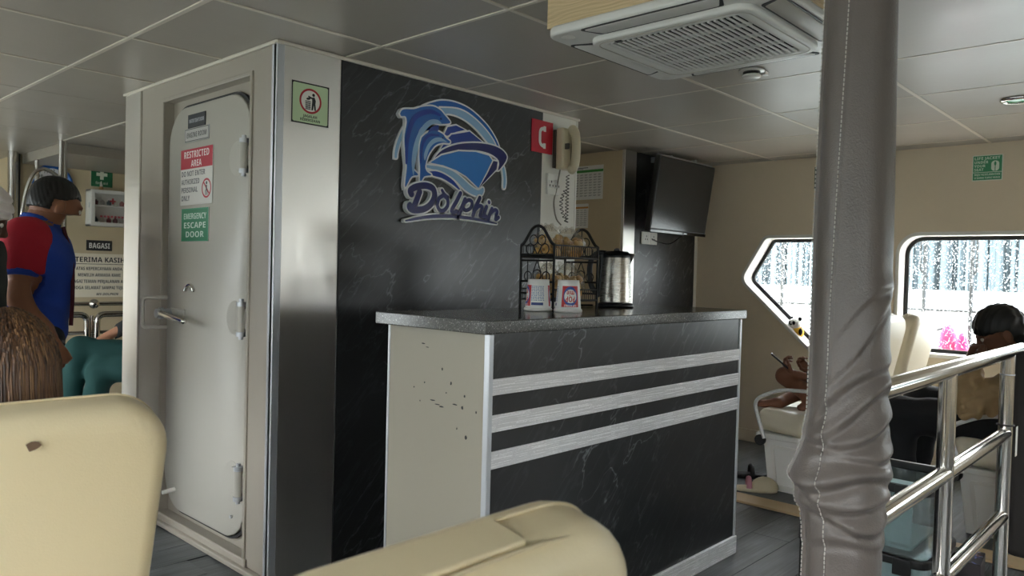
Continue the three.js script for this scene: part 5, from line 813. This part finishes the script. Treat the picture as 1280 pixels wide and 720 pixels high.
{ // person with a white head wrap at the left edge
  const o = [0.722, 0, -3.46], R = [0.974, 0, 0.2265], Fw = [0.2265, 0, -0.974], P = W3(o, R, Fw);
  const t = thing('person', 'person in a white wound head wrap and dark clothes at the left edge', 'person', [0, 0, 0]);
  const ax = frame([0.9, -0.3, 0.1]), hc = P(0.012, 1.35, 0), skin = skinM('#5b3a29');
  const torso = [bone(P(-0.05, 0.8, -0.05), P(-0.05, 1.2, 0), 0.14, 0.15), bone(P(-0.06, 1.2, -0.12), P(-0.05, 1.2, 0.12), 0.085, 0.085), bone(P(-0.06, 1.18, -0.16), P(0, 0.92, -0.2), 0.055, 0.042), bone(P(-0.04, 1.18, 0.16), P(0.02, 0.92, 0.2), 0.055, 0.042), bone(P(0, 0.92, -0.2), P(0.1, 0.75, -0.12), 0.042, 0.03), bone(P(0.02, 0.92, 0.2), P(0.1, 0.75, 0.12), 0.042, 0.03)];
  const legs = [-0.1, 0.1].map((s) => [bone(P(-0.05, 0.8, s), P(-0.02, 0.45, s), 0.1, 0.07), bone(P(-0.02, 0.45, s), P(-0.06, 0.08, s), 0.066, 0.045)]).flat(), neck = [bone(P(-0.03, 1.24, 0), off(hc, ax, -0.02, -0.04, 0), 0.06, 0.055)];
  const hs = headSdf(hc, ax), [hlo, hhi] = boundsOf([hc], 0.18), hw = hand(P(0.1, 0.75, -0.12), [0.6, -0.7, 0.2], [0, 0, -1]), hv = hand(P(0.1, 0.75, 0.12), [0.6, -0.7, 0.2], [0, 0, 1]);
  const b = union([...torso, ...legs, ...neck], 0.05);
  mesh('body', merge([nets((x, y, z) => Math.max(smin(b(x, y, z), Math.min(hw(x, y, z), hv(x, y, z)), 0.02), y - 1.27), [0.32, 0.03, -3.87], [1.2, 1.3, -3.05], 0.014), nets((x, y, z) => Math.max(smin(hs(x, y, z), neck[0](x, y, z), 0.03), 1.25 - y), [hlo[0], 1.22, hlo[2]], hhi, 0.006)]), skin, t);
  eyes(t, hc, ax, 1);
  const q = (a, b2, s) => off(hc, ax, a, b2, s);
  mesh('head_wrap', nets((x, y, z) => { const d = union([ell(q(-0.02, 0.05, 0), ax, [0.125, 0.1, 0.105]), ell(q(-0.045, 0.0, 0), ax, [0.09, 0.09, 0.095])], 0.03)(x, y, z); const d0 = x - hc[0], d1 = y - hc[1], d2 = z - hc[2], a = d0 * ax[0][0] + d1 * ax[0][1] + d2 * ax[0][2], u = d0 * ax[1][0] + d1 * ax[1][1] + d2 * ax[1][2], s = d0 * ax[2][0] + d1 * ax[2][1] + d2 * ax[2][2]; return Math.max(d + 0.006 * Math.sin((u + a * 0.45 + s * 0.5) * 190) , a * 0.55 - u - 0.022); }, hlo, hhi, 0.006), cloth('#e6dedb'), t, 'white wound cloth');
  mesh('dark_shirt', nets(trimY(fold(union(torso.map((f) => grow(f, 0.015)), 0.06), 0.004, 26), 0.76, 1.27), [0.32, 0.7, -3.87], [1.2, 1.35, -3.05], 0.014), cloth('#1e2420'), t);
  mesh('trousers', nets(trimY(union([...legs.map((f) => grow(f, 0.018)), bone(P(-0.05, 0.82, -0.07), P(-0.05, 0.82, 0.07), 0.13, 0.13)], 0.05), 0.06, 0.9), [0.32, 0.03, -3.87], [1.2, 0.95, -3.05], 0.015), cloth('#20232a'), t);
}
function trimY(f, a, b) { return (x, y, z) => Math.max(f(x, y, z), a - y, y - b); }
{ // seated person whose green trousers show past the engine-room box
  const t = thing('person', 'seated person in dark green trousers, hand on the thigh, beyond the steel door', 'person', [0, 0, 0]);
  const skin = skinM('#b78468'), hip1 = [2.28, 0.53, -5.28], hip2 = [2.28, 0.53, -5.08], k1 = [1.77, 0.60, -5.58], k2 = [1.86, 0.47, -5.44], a1 = [1.70, 0.1, -5.6], a2 = [1.8, 0.1, -5.45];
  const torso = [bone([2.3, 0.55, -5.2], [2.36, 0.98, -5.18], 0.14, 0.15), bone([2.33, 1.02, -5.36], [2.36, 1.02, -5.0], 0.085, 0.085), bone([2.33, 1.03, -5.37], [2.1, 0.79, -5.47], 0.052, 0.042), bone([2.1, 0.79, -5.47], [1.93, 0.695, -5.52], 0.042, 0.028), bone([2.36, 1.03, -5.0], [2.2, 0.78, -4.95], 0.052, 0.042), bone([2.2, 0.78, -4.95], [2.05, 0.65, -5.1], 0.042, 0.028)];
  const legs = [bone(hip1, k1, 0.095, 0.068), bone(k1, a1, 0.066, 0.045), bone(hip2, k2, 0.095, 0.068), bone(k2, a2, 0.066, 0.045)], hc = [2.3, 1.26, -5.18], ax = frame([-0.95, -0.2, -0.1]), neck = bone([2.36, 1.06, -5.18], [2.33, 1.2, -5.18], 0.06, 0.055);
  const hd = hand([1.93, 0.695, -5.52], [-0.8, -0.35, -0.1], [0, -1, 0], 1, 0.35), b = union([...torso, ...legs, neck], 0.05), hs = headSdf(hc, ax), [hlo, hhi] = boundsOf([hc], 0.16);
  mesh('body', merge([nets((x, y, z) => Math.max(smin(b(x, y, z), hd(x, y, z), 0.02), y - 1.12), [1.6, 0.04, -5.8], [2.55, 1.2, -4.85], 0.014), nets((x, y, z) => Math.max(smin(hs(x, y, z), neck(x, y, z), 0.03), 1.1 - y), [hlo[0], 1.08, hlo[2]], hhi, 0.007)]), skin, t);
  mesh('hair', nets((x, y, z) => Math.max(ell(off(hc, ax, -0.015, 0.03, 0), ax, [0.1, 0.095, 0.082])(x, y, z), 1.26 - y), hlo, hhi, 0.008), hairM('#14110f'), t);
  mesh('dark_jacket', nets((x, y, z) => Math.max(fold(union(torso.map((f) => grow(f, 0.014)), 0.05), 0.003, 30)(x, y, z), y - 1.1, 0.5 - y, (1.975 - x)), [1.95, 0.46, -5.75], [2.6, 1.16, -4.8], 0.013), cloth('#26282a'), t);
  mesh('trousers', nets((x, y, z) => Math.max(fold(union([...legs.map((f) => grow(f, 0.018)), bone(hip1, hip2, 0.12, 0.12)], 0.04), 0.0055, 24)(x, y, z), 0.08 - y), [1.58, 0.04, -5.85], [2.5, 0.75, -4.9], 0.012), cloth('#0d3d3a'), t, 'dark green trousers');
  for (const a of [a1, a2]) mesh('shoe', sph(0.045, a[0] - 0.05, 0.045, a[2] - 0.01, 2.2, 0.9, 1.1, 18, 12), M.dark, t);
  const s = thing('bench', 'plain cream bench under the seated person in green trousers', 'bench', [2.36, 0, -5.18]); mesh('bench_seat', rbox(0.5, 0.1, 0.7, 0.03, 0, 0.36, 0, 4), M.vinylPale, s); mesh('bench_base', rbox(0.42, 0.31, 0.6, 0.01, 0.02, 0.155, 0), M.white, s);
}
{ // person in the front seat: long brown hair from behind
  const t = thing('person', 'person with long straight brown hair seen from behind over the cream seat', 'person', [0, 0, 0]);
  const ax = frame([0.1, -0.25, -1]), hc = [0.385, 0.99, -1.63], skin = skinM('#b98a6c');
  const neck = bone([0.34, 0.82, -1.56], [0.36, 0.95, -1.6], 0.055, 0.05), torso = [bone([0.33, 0.5, -1.6], [0.34, 0.75, -1.56], 0.125, 0.125), bone([0.2, 0.78, -1.56], [0.47, 0.78, -1.57], 0.06, 0.06), bone([0.17, 0.77, -1.57], [0.14, 0.56, -1.72], 0.043, 0.035), bone([0.5, 0.77, -1.58], [0.52, 0.56, -1.72], 0.043, 0.035), bone([0.14, 0.56, -1.72], [0.24, 0.5, -1.92], 0.035, 0.026), bone([0.52, 0.56, -1.72], [0.42, 0.5, -1.92], 0.035, 0.026), bone([0.26, 0.5, -1.62], [0.24, 0.48, -2.02], 0.085, 0.062), bone([0.42, 0.5, -1.62], [0.44, 0.48, -2.02], 0.085, 0.062), bone([0.24, 0.48, -2.02], [0.24, 0.08, -2.05], 0.06, 0.042), bone([0.44, 0.48, -2.02], [0.44, 0.08, -2.05], 0.06, 0.042)];
  const b = union([...torso, neck], 0.04), hs = headSdf(hc, ax, 0.95), [hlo, hhi] = boundsOf([hc], 0.16), h1 = hand([0.24, 0.5, -1.92], [0.1, -0.2, -1], [0, -1, 0], 0.9), h2 = hand([0.42, 0.5, -1.92], [-0.1, -0.2, -1], [0, -1, 0], 0.9);
  mesh('body', merge([nets((x, y, z) => Math.max(smin(b(x, y, z), Math.min(h1(x, y, z), h2(x, y, z)), 0.02), y - 0.86), [0.02, 0.03, -2.2], [0.66, 0.9, -1.38], 0.014), nets((x, y, z) => Math.max(smin(hs(x, y, z), neck(x, y, z), 0.03), 0.84 - y), [hlo[0], 0.82, hlo[2]], hhi, 0.006)]), skin, t);
  eyes(t, hc, ax, 0.95);
  mesh('blouse', nets(trimY(union(torso.slice(0, 6).map((f) => grow(f, 0.014)), 0.05), 0.46, 0.86), [0.0, 0.42, -2.1], [0.7, 0.9, -1.35], 0.014), cloth('#4a4d58'), t);
  mesh('trousers', nets(trimY(union(torso.slice(6).map((f) => grow(f, 0.016)), 0.04), 0.06, 0.62), [0.0, 0.03, -2.2], [0.7, 0.66, -1.45], 0.015), cloth('#23262e'), t);
  // hair: a cap and fine strands that fall to the shoulders
  mesh('hair_cap', nets((x, y, z) => { const d = union([ell([hc[0], hc[1] + 0.018, hc[2] + 0.006], ax, [0.094, 0.096, 0.084]), bone([hc[0], hc[1] - 0.02, hc[2] + 0.015], [hc[0] - 0.005, hc[1] - 0.28, hc[2] + 0.05], 0.078, 0.082)], 0.05)(x, y, z); return Math.max(d, -(z - hc[2] + 0.055) - (y > hc[1] + 0.05 ? 0.06 : 0)) ; }, [hlo[0] - 0.04, 0.72, hlo[2]], [hhi[0] + 0.04, hhi[1], hhi[2] + 0.06], 0.007), hairM('#3a281d'), t);
  const hm = ['#33231a', '#4a3324', '#6b4c33', '#8a6847'].map((c) => std({ color: col(c), roughness: 0.42 }));
  const sets = [[], [], [], []];
  for (let i = 0; i < 1500; i++) {
    const a = rr(-1.25, 1.25), r = rr(0.97, 1.04), b0 = rr(0.1, 1.0), pts = [], sx = Math.sin(a), cz = Math.cos(a);
    for (let j = 0; j <= 6; j++) { const u = j / 6, e = Math.min(1, b0 * 0.35 + u * 1.0); let y, rx; if (e < 0.42) { const th = e / 0.42 * PI / 2; y = hc[1] + 0.02 + Math.cos(th) * 0.102; rx = Math.sin(th); } else { y = hc[1] + 0.02 - (e - 0.42) / 0.58 * 0.26; rx = 1; }
      const down = clamp((hc[1] - y) / 0.28); pts.push(V(hc[0] + sx * (0.087 + 0.006 * down) * rx * r + 0.004 * Math.sin(i + j) * down, y, hc[2] + 0.012 + cz * (0.104 + 0.03 * down) * rx * r + 0.028 * down)); }
    const m = Math.min(3, Math.floor(Math.abs(Math.sin(i * 12.9)) * 2.3 + (a > 0 ? 0.9 : 0) + (b0 > 0.7 ? 0.4 : 0))); sets[m].push(new THREE.TubeGeometry(new THREE.CatmullRomCurve3(pts), 9, rr(0.0014, 0.003), 4));
  }
  sets.forEach((s, i) => { if (s.length) mesh('hair_strands', s, hm[i], t).userData.kind = 'stuff'; });
}
{ // child lying on the pale seats with a phone
  const t = thing('person', 'reclining child with raised knees holding a phone on the pale seats', 'person', [0, 0, 0]);
  const skin = skinM('#7d5039'), hip = [4.40, 0.52, -1.57], hip2 = [4.52, 0.52, -1.59], kn = [4.17, 0.655, -1.77], kn2 = [4.5, 0.57, -1.74], an = [4.26, 0.50, -1.62], an2 = [4.24, 0.48, -1.84], ch = [4.44, 0.68, -1.46], hc = [4.42, 0.81, -1.50];
  const ax = frame([-0.1, -0.35, -0.9]), sh1 = [4.29, 0.70, -1.46], sh2 = [4.57, 0.7, -1.47], el1 = [4.19, 0.645, -1.57], el2 = [4.42, 0.63, -1.6], w1 = [4.15, 0.675, -1.72], w2 = [4.24, 0.685, -1.66];
  const torso = [bone([4.46, 0.54, -1.56], ch, 0.095, 0.1), bone(sh1, sh2, 0.05, 0.05)], armsB = [bone(sh1, el1, 0.036, 0.03), bone(el1, w1, 0.03, 0.021), bone(sh2, el2, 0.036, 0.03), bone(el2, w2, 0.03, 0.021)], legs = [bone(hip, kn, 0.068, 0.046), bone(kn, an, 0.046, 0.034), bone(hip2, kn2, 0.068, 0.05), bone(kn2, an2, 0.048, 0.03), bone(an2, [4.2, 0.475, -1.93], 0.03, 0.02), bone(an, [4.2, 0.485, -1.69], 0.032, 0.02)];
  const neck = bone(ch, hc, 0.045, 0.045), b = union([...torso, ...armsB, ...legs, neck], 0.03), hs = headSdf(hc, ax, 0.9), h1 = hand(w1, [0.0, 0.55, -0.6], [0.3, 0.45, 0.6], 0.8, 0.95), h2 = hand(w2, [-0.1, 0.5, -0.55], [-0.5, 0.4, 0.5], 0.8, 0.95), [hlo, hhi] = boundsOf([hc], 0.15), [blo, bhi] = boundsOf([[4.17, 0.44, -2.03], [4.6, 0.8, -1.28]], 0.08);
  mesh('body', merge([nets((x, y, z) => Math.max(smin(b(x, y, z), hs(x, y, z), 0.02)), blo, [bhi[0], 0.93, bhi[2]], 0.011), nets((x, y, z) => smin(h1(x, y, z), h2(x, y, z), 0.003), [4.05, 0.62, -1.86], [4.34, 0.83, -1.58], 0.0045)]), skin, t);
  mesh('hair', nets((x, y, z) => Math.max(ell(off(hc, ax, -0.015, 0.03, 0), ax, [0.09, 0.088, 0.075])(x, y, z), hc[1] + 0.01 - y), hlo, hhi, 0.007), hairM('#14110f'), t);
  mesh('dark_shirt', nets(union([...torso.map((f) => grow(f, 0.012)), grow(armsB[0], 0.012), grow(bone(el1, [4.18, 0.66, -1.63], 0.03, 0.026), 0.01), grow(armsB[2], 0.012)], 0.03), blo, bhi, 0.011), cloth('#2a2b31'), t);
  const ck = canvasTex(128, 128, (g) => { g.fillStyle = '#33536f'; g.fillRect(0, 0, 128, 128); g.fillStyle = '#5b7f9c'; for (let i = 0; i < 4; i++) { g.globalAlpha = 0.6; g.fillRect(i * 32, 0, 14, 128); g.fillRect(0, i * 32, 128, 14); } }); ck.wrapS = ck.wrapT = THREE.RepeatWrapping; ck.repeat.set(12, 12);
  const half = (a, c, u) => [0, 1, 2].map((i) => a[i] + (c[i] - a[i]) * u);
  mesh('checked_shorts', nets(union([bone(hip, half(hip, kn, 0.5), 0.082, 0.075), bone(hip2, half(hip2, kn2, 0.75), 0.084, 0.078), bone(hip, hip2, 0.095, 0.095)], 0.03), blo, bhi, 0.011), std({ map: ck, roughness: 0.9 }), t, 'blue checked shorts');
  const ph = thing('phone', 'black phone held in the reclining child\'s hands', 'phone', [4.14, 0.735, -1.785], 0); { const X = V(0.91, 0, -0.41), Y = V(0.31, -0.62, 0.68).negate().normalize(), Z = new THREE.Vector3().crossVectors(X, Y); ph.quaternion.setFromRotationMatrix(new THREE.Matrix4().makeBasis(X, Y, Z)); }
  mesh('case', rbox(0.07, 0.135, 0.009, 0.004, 0, 0, 0, 3), M.black, ph); mesh('screen', box(0.064, 0.126, 0.001, 0, 0, 0.005), M.blackGloss, ph);
}
{ // person in the khaki jacket bent forward, head on the hand
  const t = thing('person', 'person in a khaki jacket and black trousers bent forward, face resting on a fist', 'person', [0, 0, 0]);
  const skin = skinM('#6f452f'), ax = frame([-0.25, -0.45, -0.88]), hc = [4.10, 0.975, -0.735], nk = [4.15, 0.86, -0.57], ch = [4.25, 0.72, -0.45], hipN = [4.27, 0.53, -0.58], hipF = [4.44, 0.53, -0.58], kN = [4.21, 0.52, -1.19], kF = [4.40, 0.57, -1.12], aN = [4.21, 0.1, -1.16], aF = [4.40, 0.1, -1.16];
  const shN = [4.06, 0.755, -0.6], shF = [4.42, 0.76, -0.58], eN = [4.03, 0.645, -0.84], eF = [4.42, 0.62, -0.78], wN = [4.04, 0.83, -0.845], wF = [4.27, 0.665, -0.86];
  const torso = [bone([4.3, 0.55, -0.45], ch, 0.14, 0.15), bone(shN, shF, 0.075, 0.075), bone([4.12, 0.66, -0.42], [4.4, 0.66, -0.42], 0.11, 0.11)], arms = [bone(shN, eN, 0.055, 0.045), bone(eN, wN, 0.044, 0.028), bone(shF, eF, 0.055, 0.045), bone(eF, wF, 0.044, 0.028)], legs = [bone(hipN, kN, 0.095, 0.07), bone(kN, aN, 0.066, 0.045), bone(hipF, kF, 0.095, 0.07), bone(kF, aF, 0.066, 0.045)], neck = bone(nk, off(hc, ax, -0.03, -0.04, 0), 0.06, 0.056);
  const b = union([...torso, ...arms, ...legs, neck, bone(ch, nk, 0.08, 0.06)], 0.045), hs = headSdf(hc, ax), h1 = hand(wN, [0.02, 0.95, 0.2], [0.1, -0.2, 1], 1, 1.7), h2 = hand(wF, [-0.4, 0.1, -0.9], [0, -1, 0], 1, 0.5), [hlo, hhi] = boundsOf([hc], 0.17), [glo, ghi] = boundsOf([wN, [wN[0], wN[1] + 0.1, wN[2]]], 0.1);
  mesh('body', merge([nets((x, y, z) => smin(b(x, y, z), h2(x, y, z), 0.02), [3.84, 0.03, -1.35], [4.62, 0.95, -0.2], 0.013), nets((x, y, z) => smin(hs(x, y, z), neck(x, y, z), 0.03), hlo, hhi, 0.005), nets(h1, glo, ghi, 0.0042)]), skin, t);
  eyes(t, hc, ax, 1);
  const hairF = (x, y, z) => { const d0 = x - hc[0], d1 = y - hc[1], d2 = z - hc[2], a = d0 * ax[0][0] + d1 * ax[0][1] + d2 * ax[0][2], u = d0 * ax[1][0] + d1 * ax[1][1] + d2 * ax[1][2], s = d0 * ax[2][0] + d1 * ax[2][1] + d2 * ax[2][2]; const d = union([ell(off(hc, ax, -0.008, 0.036, 0), ax, [0.107, 0.097, 0.089]), ell(off(hc, ax, -0.055, -0.01, 0), ax, [0.062, 0.085, 0.075])], 0.02)(x, y, z); return Math.max(d, a * 0.7 - 0.05 - u * 0.5, -(u + 0.07), a > 0 ? 0.014 - u : -1) + 0.0035 * Math.sin(s * 170 + a * 60) * Math.sin(a * 80 + u * 90); };
  mesh('hair', nets(hairF, hlo, hhi, 0.005), hairM('#100e0d'), t);
  const jm = cloth('#b0946c', 0.75), jk = fold(union([...torso.map((f) => grow(f, 0.024)), grow(bone(ch, nk, 0.085, 0.06), 0.02), grow(arms[0], 0.028), grow(arms[2], 0.026), bone([4.32, 0.5, -0.42], [4.31, 0.52, -0.5], 0.135, 0.13)], 0.05), 0.012, 54);
  mesh('jacket', nets((x, y, z) => Math.max(jk(x, y, z), y - 0.885, 0.4 - y), [3.85, 0.36, -1.0], [4.7, 0.95, -0.16], 0.011), jm, t, 'khaki jacket');
  const e2 = [0, 1, 2].map((i) => eN[i] + (wN[i] - eN[i]) * 0.78); mesh('jacket_sleeve', nets(fold(grow(bone(eN, e2, 0.05, 0.036), 0.024), 0.012, 60), [3.86, 0.48, -1.0], [4.18, 0.86, -0.7], 0.009), jm, t, 'rumpled khaki sleeve');
  const e3 = [0, 1, 2].map((i) => eF[i] + (wF[i] - eF[i]) * 0.8); mesh('jacket_sleeve', nets(fold(grow(bone(eF, e3, 0.048, 0.036), 0.022), 0.007, 40), [4.1, 0.5, -1.05], [4.5, 0.72, -0.7], 0.01), jm, t);
  mesh('trousers', nets((x, y, z) => Math.max(fold(union([...legs.map((f) => grow(f, 0.02)), bone(hipN, hipF, 0.12, 0.12)], 0.045), 0.004, 30)(x, y, z), 0.08 - y), [3.83, 0.03, -1.36], [4.6, 0.72, -0.33], 0.012), cloth('#0f1115'), t, 'black trousers');
  for (const a of [aN, aF]) mesh('shoe', sph(0.045, a[0], 0.06, a[2] - 0.05, 1.1, 0.9, 2.3, 18, 12), M.dark, t);
}
renderer.render(scene, camera);
